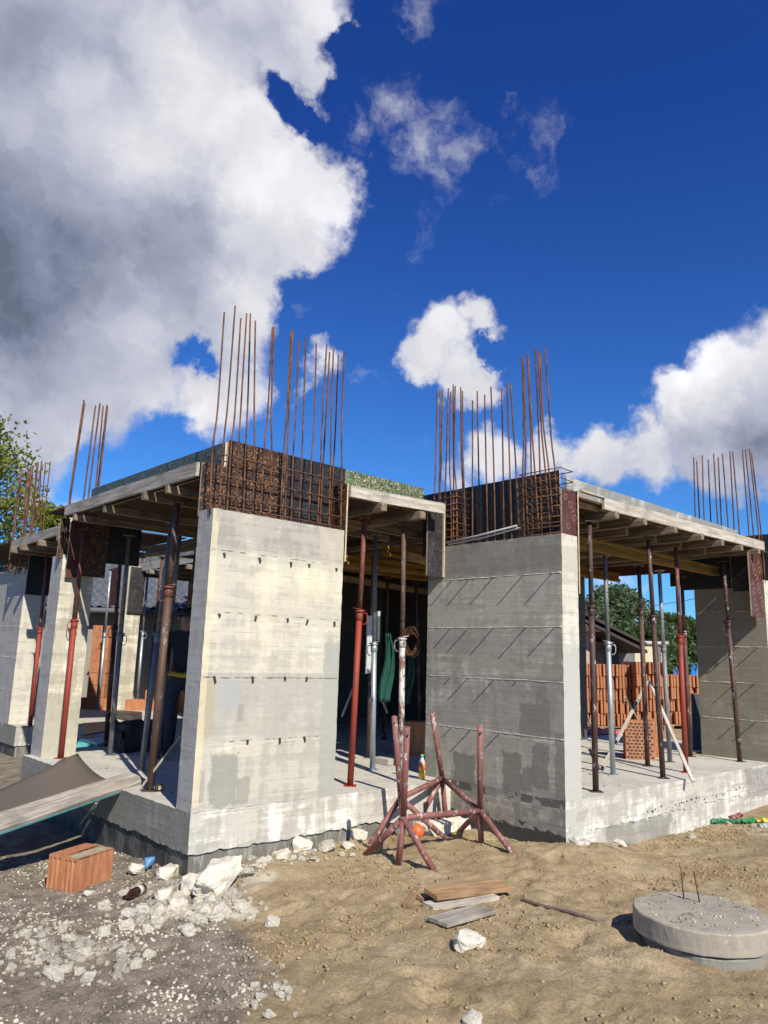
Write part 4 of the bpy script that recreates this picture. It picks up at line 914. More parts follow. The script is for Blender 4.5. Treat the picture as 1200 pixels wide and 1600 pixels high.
big = [(350, 1372, .42, .20, .16, 'biggest white limestone slab leaning by the wall corner', .9), (322, 1350, .16, .14, .14, 'brownish stone behind the biggest slab at the wall corner', 0), (298, 1392, .26, .20, .17, 'large pale stone left of the biggest slab', .3),
       (262, 1368, .30, .2, .13, 'pale flat stone between the brown bottle and the wall', .2), (255, 1405, .22, .16, .12, 'pale stone just right of the brown bottle', .4), (215, 1362, .24, .16, .10, 'cream stone right behind the clay blocks', .1), (275, 1420, .2, .15, .12, 'rounded cream stone below the large pale one', 1.2),
       (205, 1430, .22, .14, .07, 'flat white stone under the brown bottle', .2), (330, 1412, .16, .12, .10, 'grey brown stone right of the rubble heap', .5), (360, 1402, .14, .12, .10, 'light stone under the right end of the biggest slab', 1), (345, 1432, .16, .12, .12, 'dirty square stone at the right edge of the rubble', .2),
       (385, 1368, .18, .13, .10, 'white stone at the foot of the cream wall near the corner', .5), (408, 1352, .16, .12, .08, 'small flat stone second from the corner along the wall foot', .2), (470, 1328, .30, .22, .17, 'round cream boulder at the middle of the wall foot', .8), (440, 1338, .22, .14, .07, 'low stone left of the round cream boulder', .3),
       (510, 1328, .24, .18, .11, 'white stone right of the round cream boulder', .4), (560, 1312, .22, .18, .14, 'pale stone beside the left foot of the trestle', .2), (545, 1326, .22, .14, .09, 'low stone in front of the left foot of the trestle', .6), (426, 1446, .13, .10, .08, 'lone cream stone on the left side of the sand', .3),
       (735, 1480, .26, .22, .10, 'half buried sandy stone below the grey board', .4), (738, 1596, .14, .12, .06, 'white stone at the bottom edge of the sand', .2), (1080, 1310, .14, .1, .07, 'pale stone in front of the long slab edge', .2), (960, 1318, .34, .14, .09, 'lump of spilled concrete beside the lit wall foot', .7),
       (1130, 1284, .18, .13, .12, 'grey stone beside the litter at right', .1), (70, 1442, .06, .06, .05, 'round white stone alone at the left of the soil', .1), (140, 1398, .14, .1, .05, 'cream pebble cluster stone left below the clay blocks', .1)]
for x, y, a, b_, c_, lb, rz in big:
    rock(G(x, y), (a, b_, c_), lb, LG, rot=(random.uniform(-.2, .2), random.uniform(-.3, .3), rz+ang))
o = bpy.data.objects['stone']; a_ = G(300, 1418); b_ = on(374, 1345, 2, .16); o.scale = (.56, .27, .24); o.location = (a_+b_)/2+Vector((0, 0, .05))
o.rotation_euler = ((b_-a_)).to_track_quat('X', 'Z').to_euler()
p = on(697, 1306, 2, .02); bm = roughbox((-.30, -.09, -.02), (.30, .09, .17), .04, .012, lambda n, c: 0, 77, .02)
o = obj('stone_block', bm, M['stone']); o.location = (p.x, p.y+.03, -.02); o.rotation_euler = (0, 0, .02); setp(o, 'long cream stone block at the wall foot behind the trestle', 'stone')
def scatter(n, region, smin, smax, label, group, thr=None):
    for _ in range(n):
        x, y = region(); P = G(x, y)
        s = smin+(smax-smin)*random.random()**2.2
        rock(P, s, label, group, name='small_stone', sink_=.34)
def ell(cx, cy, rx, ry):
    def f():
        while True:
            a, b_ = random.gauss(0, .5), random.gauss(0, .5)
            if a*a+b_*b_ < 1.3: return cx+a*rx, cy+b_*ry
    return f
scatter(120, ell(115, 1500, 115, 42), .03, .105, 'small cream stones in the loose heap at the lower left', 'small stones of the lower left heap')
scatter(150, ell(290, 1420, 120, 36), .04, .13, 'small pale rubble stones spread below the wall corner', 'small rubble stones below the wall corner')
scatter(22, ell(45, 1455, 60, 14), .03, .08, 'small white stones in the row at the left edge', 'small stones at the left edge')
scatter(26, ell(430, 1545, 50, 45), .03, .08, 'small white chips where the soil meets the sand', 'chips at the sand border')
scatter(40, ell(450, 1338, 100, 13), .04, .09, 'small stones along the foot of the cream wall', 'small stones along the wall foot')
scatter(22, ell(1100, 1290, 80, 16), .03, .10, 'small grey rubble in front of the long slab edge', 'small rubble at right')
scatter(18, ell(290, 1580, 200, 60), .02, .055, 'single small pale pebble on the dark soil at the bottom', 'pebbles on the dark soil')

# gravel and clods: countless -> one object each
def chips(name, label, n, sampler, smin, smax, mat, power=3., flatz=.7):
    base = []
    for s in range(5):
        bm = bmesh.new(); rs = random.Random(s+50)
        for _ in range(9): bm.verts.new(Vector((rs.gauss(0, 1), rs.gauss(0, 1), rs.gauss(0, 1))).normalized()*.5)
        r_ = bmesh.ops.convex_hull(bm, input=bm.verts); bm.verts.ensure_lookup_table(); bm.verts.index_update()
        bmesh.ops.triangulate(bm, faces=bm.faces)
        base.append((np.array([v.co[:] for v in bm.verts]), np.array([[v.index for v in f.verts] for f in bm.faces]))); bm.free()
    x, y = sampler(n); z = H(x, y); s = smin+(smax-smin)*rng.random(len(x))**power
    VV = []; FF = []; off = 0
    for k in range(5):
        idx = np.arange(k, len(x), 5); bv, bf = base[k]
        a = rng.random(len(idx))*6.283; ca, sa_ = np.cos(a), np.sin(a)
        S = s[idx][:, None]*np.stack([np.ones(len(idx)), .6+.4*rng.random(len(idx)), flatz*(.5+.5*rng.random(len(idx)))], 1)
        v = bv[None]*S[:, None, :]; vx = v[..., 0]*ca[:, None]-v[..., 1]*sa_[:, None]; vy = v[..., 0]*sa_[:, None]+v[..., 1]*ca[:, None]
        v = np.stack([vx+x[idx][:, None], vy+y[idx][:, None], v[..., 2]+(z[idx]+s[idx]*.08)[:, None]], -1)
        VV.append(v.reshape(-1, 3)); FF.append((bf[None]+(np.arange(len(idx))*len(bv))[:, None, None]+off).reshape(-1, 3)); off += v.shape[0]*v.shape[1]
    VV = np.concatenate(VV); FF = np.concatenate(FF)
    me_ = bpy.data.meshes.new(name); me_.vertices.add(len(VV)); me_.vertices.foreach_set('co', VV.ravel()); me_.loops.add(FF.size); me_.loops.foreach_set('vertex_index', FF.ravel())
    me_.polygons.add(len(FF)); me_.polygons.foreach_set('loop_start', np.arange(0, FF.size, 3)); me_.polygons.foreach_set('loop_total', np.full(len(FF), 3)); me_.update(calc_edges=True)
    setp(mesh(name, me_, mat), label, 'gravel', kind='stuff')
def smp(x0, x1, y0, y1, keep):
    def f(n):
        xs, ys = [], []; c_ = 0
        while c_ < n:
            x = x0+(x1-x0)*rng.random(n); y = y0+(y1-y0)*rng.random(n); k = rng.random(n) < keep(x, y)
            xs.append(x[k]); ys.append(y[k]); c_ += k.sum()
        return np.concatenate(xs)[:n], np.concatenate(ys)[:n]
    return f
chips('gravel', 'fine pale gravel strewn over the dark soil', 15000, smp(-2.6, .9, -3.6, 1.6, lambda x, y: (1-sandmask(x, y))*(.25+.75*sstep(fbm(x, y, 1.6, 3, 61), -.1, .3))), .004, .04, M['peb'], 3.4)
chips('sand_clods', 'small clods and grains lying on the sand', 16000, smp(-.6, 6.5, -4.6, 0, lambda x, y: sandmask(x, y)*(.08+.92*sstep(fbm(x, y, 1.3, 3, 71), .02, .35))), .004, .045, M['sandclod'], 5., .8)

H_ground = H
H = lambda x, y, det=True: np.full(np.shape(x), ZS+.001)
chips('floor_rubble', 'fine concrete crumbs scattered on the floor slab', 1500, smp(.1, 9, -1.3, 8, lambda x, y: np.where((y > .05) | (x > 3.35), 1., 0.)*sstep(fbm(x, y, 1.2, 3, 81), -.05, .3)*((x > 3.35) | ((y > .3) & ((x < 2.9) | (y > .6))))), .006, .05, M['peb'], 4.)
dcx, dcy = DC
H = lambda x, y, det=True: np.full(np.shape(x), .207)
chips('cover_grit', 'grit and crumbs lying on the round manhole cover', 420, smp(dcx-.42, dcx+.42, dcy-.42, dcy+.42, lambda x, y: ((x-dcx)**2+(y-dcy)**2 < .13)*(.25+.75*sstep(fbm(x, y, 5, 3, 91), 0, .2))), .004, .028, M['peb'], 4.)
H = H_ground
# ------------------------------------------------------------------ things in the right bay
def stickp(a, b_, lb, w_=.04, mat='palet', nm='lath', cat='lath', th=.02): return timber(nm, lb, cat, a, b_, w_, th, M[mat])
stickp(on(938, 1208, 2, ZS), dep(1012, 1066, 10.2), 'left leg of the crossed pale laths leaning in the right bay')
stickp(on(1083, 1222, 2, ZS), dep(1015, 1066, 9.6), 'right leg of the crossed pale laths leaning in the right bay')
stickp(dep(977, 1090, 11.5), on(1002, 1135, 2, ZS), 'thin pale stick standing behind the crossed laths', .025)
stickp(on(925, 1140, 2, ZS), dep(905, 1090, 13), 'white painted stick leaning near the lit wall end', .04, 'palet')
pc_ = on(1005, 1185, 2, ZS)
cb = thing('clay_block', 'perforated clay block standing on end in the right bay', 'clay block', (pc_.x-.1, pc_.y, ZS), (0, 0, R(-52)), 'clay blocks on the floor slab')
bm = bmesh.new(); box(bm, (-.19, -.12, 0), (.19, .12, .5)); obj('block_body', bm, M['clay'], cb)
bm = bmesh.new()
for i in range(7):
    for j in range(11):
        z0 = .02+.043*j; x0 = -.18+.052*i+(.026 if j % 2 else 0)
        if x0 < .145: box(bm, (x0, -.1215, z0), (x0+.034, -.1195, z0+.024))
obj('perforations', bm, M['clip'], cb)
cb = thing('clay_block', 'smooth clay block behind the perforated one in the right bay', 'clay block', (pc_.x+.35, pc_.y+.05, ZS), (0, 0, R(-55)), 'clay blocks on the floor slab'); bm = bmesh.new(); box(bm, (-.12, -.12, 0), (.12, .12, .24)); box(bm, (-.115, -.05, .24), (.10, .10, .5)); obj('block_body', bm, M['clay'], cb)
# leaning black board by the far right wall
pa = on(1088, 1172, 2, ZS); pb_ = on(1098, 1170, 2, ZS)
a0 = on(1083, 1172, 2, ZS); a1 = a0+Vector((.42, -.28, 0)); tt = dep(1099, 1098, pix(a1)[2])
vs = [a0, a0+Vector((.30, -.20, 0)), a0+Vector((.62, -.16, .82)), a0+Vector((.24, .10, .82))]; th = Vector((.012, .015, .002))
o = pyobj('plywood_sheet', vs+[v+th*1.4 for v in vs], [(0, 1, 2, 3), (7, 6, 5, 4), (0, 4, 5, 1), (1, 5, 6, 2), (2, 6, 7, 3), (3, 7, 4, 0)], [M['p_black'], PE]); setp(o, 'black plywood offcut leaning against the far right wall', 'plywood')
for k in range(2, 6): o.data.polygons[k].material_index = 1
stickp(on(1078, 1177, 2, ZS), on(1158, 1178, 2, ZS), 'yellow painted lath lying on the slab before the far right wall', .05, 'yellow')
stickp(on(1134, 1174, 2, ZS+.02), on(1152, 1176, 2, ZS+.02), 'short pale block lying on the yellow lath', .10, 'palet', 'offcut', 'board', .05)
stickp(on(1035, 1120, 2, ZS), on(1082, 1137, 2, ZS), 'brown board lying at the back edge of the right bay floor', .2, 'fresh', 'offcut', 'board', .1)
rb = on(935, 1148, 2, ZS); bm = bmesh.new(); tube(bm, [rb+Vector((-.4, .2, .04)), rb+Vector((0, 0, .05)), rb+Vector((.35, -.2, .03))], [.05, .06, .05], 8); setp(obj('sack_or_reflection', bm, flat('red_white_plastic', (.55, .12, .13))), 'crumpled red and white plastic sack on the floor of the right bay', 'sack')

# pallets of clay blocks behind the right bay
def clay_stack(name, label, corner, ux, uy, nx_, rows, lw=.068, rh=.25, depth_=4):
    o = thing(name, label, 'brick stack', corner, group='pallets of clay blocks behind the house')
    cm = 0
    me0 = None
    for r_ in range(rows):
        for i in range(nx_):
            if me0 is None:
                bm = bmesh.new(); box(bm, (0, 0, .003), (lw-.022, .9, rh-.003), bev=.004); me0 = bpy.data.meshes.new('block'); bm.to_mesh(me0); bm.free(); me0.materials.append(M['clay'])
            q = bpy.data.objects.new('clay_block', me0); COL.objects.link(q); q.parent = o
            q.location = (i*lw, random.uniform(-.03, .03)+random.choice((0, .03, .07)), .12+r_*rh)
    bm = bmesh.new(); box(bm, (-.02, 0, 0), (nx_*lw, .9, .02)); box(bm, (-.02, .0, .09), (nx_*lw, .9, .115))
    for k in range(3): box(bm, (nx_*lw*k/2.3, .0, .021), (nx_*lw*k/2.3+.1, .88, .089))
    obj('pallet', bm, M['brownt'], o)
    o.rotation_euler = (0, 0, math.atan2(ux[1], ux[0])); return o
sdir = Vector((rt.x, rt.y, 0)).normalized()
for i, (x, y, n_, rws, dd) in enumerate(((893, 1148, 20, 5, 15.4), (997, 1146, 9, 5, 15.2), (1046, 1146, 16, 4, 15.5))):
    p = dep(x, y, dd); p.z = Hf(p.x, p.y)
    yb = pix(p)
    clay_stack('block_pallet', ('tall left', 'middle', 'lower right')[i]+' pallet of orange clay blocks behind the right bay', p, sdir, None, n_, rws)

# ------------------------------------------------------------------ dark middle bay contents
DG = flat('green_cloth', (.008, .07, .05), .9)
def cloth(cx, cy, d, w_, h_, mat, label, nm='hanging_cloth'):
    vs, fs = [], []; c_ = dep(cx, cy, d)
    for i in range(9):
        for j in range(17):
            u_ = (i/8-.5); v2 = j/16
            ww = w_*(.35+.65*min(1, v2*1.6))*(1-.25*max(0, v2-.75)*4)
            vs.append(c_+sdir*(u_*ww+.03*math.sin(v2*5))+Vector((0, 0, -v2*h_))+Vector((fw.x, fw.y, 0))*(.03*math.sin(i*1.7+v2*2)))
    for i in range(8):
        for j in range(16): k = i*17+j; fs.append((k, k+1, k+18, k+17))
    o = pyobj(nm, vs, fs, mat, None, True); m2 = o.modifiers.new('thickness', 'SOLIDIFY'); m2.thickness = .008; setp(o, label, 'cloth')
cloth(607, 990, 8.8, .16, .78, DG, 'dark green cloth hanging between the props in the middle bay')
cloth(640, 1020, 9.0, .10, .60, DG, 'narrow green cloth hanging right of the white splashed prop')
bm = bmesh.new(); cW = dep(643, 995, 8.6)
for k in range(9):
    rr_ = random.uniform(.07, .15); ph = k*1.3
    tube(bm, [cW+sdir*(rr_*.75*math.cos(a)+.01*math.sin(3*a+ph))+Vector((0, 0, rr_*1.15*math.sin(a)-rr_*.5+.03*math.sin(2*a+ph)))+Vector((fw.x, fw.y, 0))*(.03*math.sin(2*a+ph)) for a in [2*math.pi*q/22+ph*.1 for q in range(23)]], .0022, 5)
setp(obj('wire_coil', bm, M['rebar']), 'coil of grey wire hanging at the right of the middle bay', 'coil')
for a, b_, w2, lb in ((dep(577, 1052, 9.2), dep(579, 962, 9.2), .10, 'white board leaning upright behind the galvanised prop'), (dep(592, 1000, 9.4), dep(592, 955, 9.4), .04, 'narrow white board right of the galvanised prop')):
    timber('board', lb, 'board', a, b_, w2, .02, flat('white_board', (.62, .62, .60)))
for a, b_, lb in ((dep(535, 1120, 9.8), dep(560, 1060, 9.8), 'grey diagonal lath low in the dark middle bay'), (dep(590, 1080, 9.8), dep(605, 1115, 9.8), 'second grey diagonal lath in the dark middle bay')):
    timber('lath', lb, 'lath', a, b_, .03, .02, M['greyt'])
pcb = on(648, 1178, 2, ZS); cb = thing('clay_block', 'red brown clay block standing in shade left of the shaded wall', 'clay block', (pcb.x, pcb.y, ZS), (0, 0, R(-38)), 'clay blocks on the floor slab'); bm = bmesh.new(); box(bm, (-.2, -.12, 0), (.2, .12, .42), bev=.006); obj('block_body', bm, M['clay'], cb)
bm = bmesh.new()
for j in range(9): box(bm, (.2, -.11, .02+.045*j), (.206, .11, .045+.045*j))
obj('ribs', bm, M['clay'], cb)
timber('offcut', 'pale wooden block lying at the shadow edge in the middle bay', 'board', on(588, 1192, 2, ZS), on(612, 1196, 2, ZS), .12, .07, M['palet'])
pr_ = on(529, 1205, 2, ZS); cb = thing('clay_block', 'bright orange clay block peeping out behind the right edge of the cream wall', 'clay block', (1.66, .95, ZS), (0, 0, .1), 'clay blocks on the floor slab'); bm = bmesh.new(); box(bm, (-.13, -.12, 0), (.13, .12, .40), bev=.006); obj('block_body', bm, M['clay'], cb)
# rags and sheets on the left bay floor
def ragfloor(name, label, cat, px_list, mat, z=.012, bumpy=.01):
    P = [on(x, y, 2, ZS+.004) for x, y in px_list]; c_ = sum(P, Vector())/len(P)
    bm = bmesh.new(); top_ = [bm.verts.new(p+Vector((0, 0, z))) for p in P]; bot = [bm.verts.new(p) for p in P]; cv = bm.verts.new(c_+Vector((0, 0, z+bumpy)))
    n = len(P)
    for k in range(n): bm.faces.new((top_[k], top_[(k+1) % n], cv)); bm.faces.new((bot[k], bot[(k+1) % n], top_[(k+1) % n], top_[k]))
    bmesh.ops.recalc_face_normals(bm, faces=bm.faces); setp(obj(name, bm, mat), label, cat)
ragfloor('foam_board', 'turquoise foam board lying on the floor beside the left column', 'board', [(119, 1168), (160, 1165), (164, 1156), (124, 1159)], flat('turquoise_foam', (.12, .50, .52)), .03)
ragfloor('plywood_sheet', 'dark plywood sheet lying flat on the left bay floor', 'plywood', [(128, 1150), (170, 1142), (165, 1128), (128, 1131)], M['p_black'])
ragfloor('plywood_sheet', 'grey plywood sheet lying on the sunlit courtyard floor', 'plywood', [(175, 1122), (222, 1130), (222, 1113), (180, 1110)], M['p_worn'])
bm = roughbox((-.28, -.2, 0), (.28, .2, .34), .05, .07, lambda n, c: 0, 91, .05); o = obj('tarp_bundle', bm, flat('black_tarp', (.018, .018, .02), .7), None, True); o.location = on(215, 1172, 2, ZS); setp(o, 'black crumpled bundle on the floor behind the props', 'bundle')

# ------------------------------------------------------------------ worker behind the props
PW = on(276, 1186, 2, ZS)
PS = thing('person', 'person in dark clothes with a yellow tool belt standing in the shade behind the props', 'person', PW, (0, 0, R(150)))
def skin(chains, rad, name, mats, matf, lvl=2, parent=PS):
    V, E, Rr = [], [], []
    idx = {}
    for ch in chains:
        prev = None
        for nm in ch:
            if nm not in idx: idx[nm] = len(V); V.append(J[nm]); Rr.append(rad[nm])
            if prev is not None and (prev, idx[nm]) not in E: E.append((prev, idx[nm]))
            prev = idx[nm]
    me_ = bpy.data.meshes.new(name); me_.from_pydata(V, E, []); o = bpy.data.objects.new(name, me_); COL.objects.link(o)
    s_ = o.modifiers.new('s', 'SKIN'); sv = me_.skin_vertices[0].data
    for k, r_ in enumerate(Rr): sv[k].radius = (r_, r_) if not isinstance(r_, tuple) else r_
    sv[0].use_root = True
    u_ = o.modifiers.new('u', 'SUBSURF'); u_.levels = lvl; u_.render_levels = lvl
    dg = bpy.context.evaluated_depsgraph_get(); m2 = bpy.data.meshes.new_from_object(o.evaluated_get(dg)); bpy.data.objects.remove(o)
    for q in mats: m2.materials.append(q)
    for p_ in m2.polygons: p_.use_smooth = True; p_.material_index = matf(p_.center)
    o = bpy.data.objects.new(name, m2); COL.objects.link(o); o.parent = parent; return o
J = dict(pel=(0, 0, .92), sp=(0, .02, 1.12), ch=(0, .05, 1.34), nk=(0, .09, 1.48), hd=(0, .13, 1.58), ht=(0, .14, 1.68), hL=(.10, 0, .88), kL=(.12, .03, .48), aL=(.13, -.02, .08), tL=(.14, .14, .04), hR=(-.10, 0, .88), kR=(-.12, .06, .48), aR=(-.13, 0, .08), tR=(-.14, .16, .04),
         sL=(.18, .05, 1.40), eL=(.25, .10, 1.13), wL=(.20, .30, 1.02), sR=(-.18, .05, 1.40), eR=(-.25, .12, 1.14), wR=(-.16, .33, 1.06), pL=(.19, .37, 1.0), pR=(-.14, .40, 1.05))
rd = dict(pel=.13, sp=.12, ch=(.15, .11), nk=.055, hd=.085, ht=.075, hL=.09, kL=.065, aL=.045, tL=.04, hR=.09, kR=.065, aR=.045, tR=.04, sL=.065, eL=.048, wL=.032, sR=.065, eR=.048, wR=.032, pL=.036, pR=.036)
fing = []
for s, pm in ((1, 'pL'), (-1, 'pR')):
    for k in range(5):
        a, b_ = f'f{s}{k}a', f'f{s}{k}b'; bx, by, bz = J[pm]
        if k < 4: J[a] = (bx+(k-1.5)*.018, by+.055, bz-.005); J[b_] = (bx+(k-1.5)*.020, by+.085-.006*abs(k-1.5), bz-.04)
        else: J[a] = (bx-s*.04, by+.015, bz); J[b_] = (bx-s*.05, by+.045, bz-.02)
        rd[a] = .010; rd[b_] = .008; fing.append([pm, a, b_])
mt = [flat('skin', (.32, .18, .12)), flat('dark_shirt', (.02, .022, .028), .9), flat('dark_trousers', (.025, .03, .045), .9), flat('boots', (.03, .022, .018))]
skin([['pel', 'sp', 'ch', 'nk', 'hd', 'ht'], ['pel', 'hL', 'kL', 'aL', 'tL'], ['pel', 'hR', 'kR', 'aR', 'tR'], ['ch', 'sL', 'eL', 'wL', 'pL'], ['ch', 'sR', 'eR', 'wR', 'pR']]+fing, rd, 'body', mt,
     lambda c: 3 if c.z < .11 else 2 if c.z < .95 and abs(c.y) < .25 else 0 if (c.z > 1.49 or (c.y > .24)) else 1)
bm = bmesh.new(); bmesh.ops.create_uvsphere(bm, u_segments=20, v_segments=14, radius=.105); bmesh.ops.scale(bm, vec=(.88, 1.02, .92), verts=bm.verts)
bmesh.ops.delete(bm, geom=[v for v in bm.verts if v.co.z < -.02 and v.co.y > .02], context='VERTS')
for v in bm.verts: v.co += v.co.normalized()*mnoise.noise(v.co*30)*.012
bmesh.ops.translate(bm, vec=(0, .125, 1.66), verts=bm.verts); obj('hair', bm, flat('dark_hair', (.015, .011, .009)), PS, True)
for s in (-1, 1):
    bm = bmesh.new(); bmesh.ops.create_uvsphere(bm, u_segments=8, v_segments=6, radius=.012, matrix=Matrix.Translation((s*.03, .215, 1.64))); obj('eye', bm, flat('eye', (.05, .04, .04), .2), PS, True)
    bm = bmesh.new(); bmesh.ops.create_uvsphere(bm, u_segments=8, v_segments=6, radius=.022, matrix=Matrix.Translation((s*.088, .13, 1.62))); obj('ear', bm, mt[0], PS, True)
bm = bmesh.new(); tube(bm, [(0, .20, 1.63), (0, .235, 1.60), (0, .215, 1.595)], [.008, .014, .008], 8); obj('nose', bm, mt[0], PS, True)
bm = bmesh.new(); tube(bm, [(.16*math.cos(a), .135*math.sin(a)+.01, .97+.01*math.sin(3*a)) for a in [k*math.pi/12 for k in range(25)]], .03, 6); box(bm, (.08, -.20, .80), (.22, -.10, .96)); box(bm, (-.22, -.19, .78), (-.06, -.11, .95)); obj('tool_belt', bm, flat('yellow_canvas', (.50, .38, .03), .8), PS)

# ------------------------------------------------------------------ background: neighbours
fh = Vector((fw.x, fw.y, 0)).normalized()
def bgmat(px_, d): p = dep(px_, 1000, d); m3 = Matrix((sdir, fh, Vector((0, 0, 1)))).transposed().to_4x4(); m3.translation = (p.x, p.y, 0); return m3
def zat(px_, py_, d): return dep(px_, py_, d).z
def Hg(p): return Hf(p.x, p.y)
tile = None
m_, t, b, cc = newmat('grey_roof_tiles')
s3 = t.node('ShaderNodeSeparateXYZ', {0: cc}).outputs
hgt = t.noise(cc, 12, 3)
t.l.new(t.mix(t.mr(t.noise(cc, 6, 3), .3, .7), (.07, .075, .085), (.12, .125, .14)), b.inputs['Base Color']); b.inputs['Roughness'].default_value = .5; bump(t, b, hgt, .3, .01); M['tile'] = m_
NH = thing('neighbour_house', 'low beige house with a grey tiled hip roof seen through the left bay', 'house'); d = 17.5; NH.matrix_basis = bgmat(190, d)
z0 = zat(190, 948, d); k = d/F_PX
bm = bmesh.new(); box(bm, (-7.5, .3, .0), (5.2, 8, z0-.05)); obj('wall', bm, flat('beige_render', (.32, .29, .24), .9), NH)
bm = bmesh.new(); zr = zat(190, 862, d)+.45; ey = z0-.1
P = [(-8, 0, ey), (5.6, 0, ey), (5.6, 8.4, ey), (-8, 8.4, ey), (-3.6, 4.2, zr), (1.4, 4.2, zr)]; V_ = [bm.verts.new(p) for p in P]
for f in ((0, 1, 5, 4), (1, 2, 5), (2, 3, 4, 5), (3, 0, 4), (3, 2, 1, 0)): bm.faces.new([V_[q] for q in f])
obj('roof', bm, M['tile'], NH)
vs_ = []; fs_ = []; NXX, NYY = 620, 60
for j in range(NYY+1):
    v = j/NYY; y_ = -.05+4.2*v; z_ = ey+.05+(zr-ey)*v; row = v*15; st_ = .05*(1-(row-math.floor(row)))
    xa = -8+4.4*v; xb = 5.6-4.2*v
    for i in range(NXX+1):
        x_ = -8+13.6*i/NXX; x_ = min(max(x_, xa), xb); vs_.append((x_, y_, z_+st_+.022*math.sin(x_*2*math.pi/.21)))
for j in range(NYY):
    for i in range(NXX): k_ = j*(NXX+1)+i; fs_.append((k_, k_+1, k_+NXX+2, k_+NXX+1))
pyobj('roof_tiles', vs_, fs_, M['tile'], NH)
bm = bmesh.new(); tube(bm, [(-8, -.06, ey), (5.6, -.06, ey)], .07, 8); obj('gutter', bm, flat('grey_gutter', (.12, .12, .13)), NH)
bm = bmesh.new(); box(bm, (-.7, .26, .0), (.25, .295, 2.1)); obj('door', bm, flat('dark_door', (.05, .02, .015)), NH)
# orange block pier in the courtyard beyond
p = on(133, 1108, 2, ZS); d2 = pix(p)[2]
PIER = thing('block_pier', 'pier of stacked orange clay blocks standing beyond the left column', 'pier'); PIER.matrix_basis = Matrix.Translation((p.x, p.y, .47)) @ Matrix.Rotation(math.atan2(sdir.y, sdir.x), 4, 'Z')
bm = bmesh.new()
for r_ in range(7): box(bm, (.0+random.uniform(-.01, .01), 0, .245*r_), (.36+random.uniform(-.01, .01), .3, .245*r_+.237))
obj('block_courses', bm, M['clay'], PIER)
bm = bmesh.new(); box(bm, (-.2, .02, 0), (2.2, .25, .22)); box(bm, (1.2, .02, .225), (2.1, .25, .42)); obj('low_courses', bm, M['clay'], PIER)
# right background
def bgthing(name, label, cat, px_, d, parts):
    o = thing(name, label, cat); o.matrix_basis = bgmat(px_, d)
    for nm, mat, boxes in parts:
        bm = bmesh.new()
        for a, b_ in boxes: box(bm, a, b_)
        obj(nm, bm, mat, o)
    return o
cream = flat('cream_render', (.62, .56, .36), .9)
d = 21
bgthing('cream_building', 'small cream plastered building behind the brick pallets', 'building', 1003, d, [('wall', cream, [((-.9, 0, 0), (.62, 3, zat(1003, 1006, d)))]), ('roof_slab', flat('roof_edge', (.5, .5, .42)), [((-1.0, -.08, zat(1003, 1006, d)+.003), (.72, 3.1, zat(1003, 1006, d)+.08))]), ('roof_vent', flat('dark_vent', (.15, .14, .12)), [((.35, -.05, zat(1003, 1006, d)-.6), (.5, -.003, zat(1003, 1006, d)-.1))])])
d = 19; zt = zat(945, 1003, d)
SH_ = bgthing('garden_shed', 'shabby grey shed with dark planks left of the cream building', 'shed', 945, d, [('wall', simple('shed_wall', (.10, .10, .10), (.22, .23, .25), 3), [((-.6, 0, 0), (.75, 2, zt-.1))]), ('door', flat('shed_door', (.045, .04, .038)), [((.02, -.04, .4), (.32, -.003, zt-.2))]), ('lintel', M['greyt'], [((-.35, -.12, zt-.09), (.85, .3, zt))])])
d = 18; o = thing('pink_house', 'pinkish house corner with a dark sloping plank roof behind the lit wall end', 'house'); o.matrix_basis = bgmat(912, d)
zp = zat(912, 985, d); bm = bmesh.new(); box(bm, (-3, 0, 0), (.25, 4, zp)); obj('wall', bm, flat('pink_render', (.52, .36, .28), .9), o)
bm = bmesh.new(); a = Vector((-.5, -.5, zat(912, 955, d)+.15)); b2_ = Vector((1.35, -.5, zat(985, 1005, d)))
for q, dz in ((0, 0), (1, -.16)):
    vs_ = [bm.verts.new(p) for p in (a+Vector((0, 0, dz)), b2_+Vector((0, 0, dz)), b2_+Vector((0, 3, dz)), a+Vector((0, 3, dz)), a+Vector((0, 0, dz-.07)), b2_+Vector((0, 0, dz-.07)), b2_+Vector((0, 3, dz-.07)), a+Vector((0, 3, dz-.07)))]
    for f in ((0, 1, 2, 3), (7, 6, 5, 4), (0, 4, 5, 1), (1, 5, 6, 2), (2, 6, 7, 3), (3, 7, 4, 0)): bm.faces.new([vs_[i] for i in f])
obj('roof', bm, flat('old_planks', (.06, .045, .04), .9), o)
bm = bmesh.new(); vs_ = [bm.verts.new(p) for p in ((-.9, -.3, zp-.02), (-.1, -.5, zp+.12), (.35, -.3, zp-.02), (.35, .1, zp-.02), (-.1, .1, zp+.35), (-.9, .1, zp-.02))]; bmesh.ops.convex_hull(bm, input=bm.verts); obj('gable_trim', bm, flat('pink_trim', (.62, .46, .38)), o)
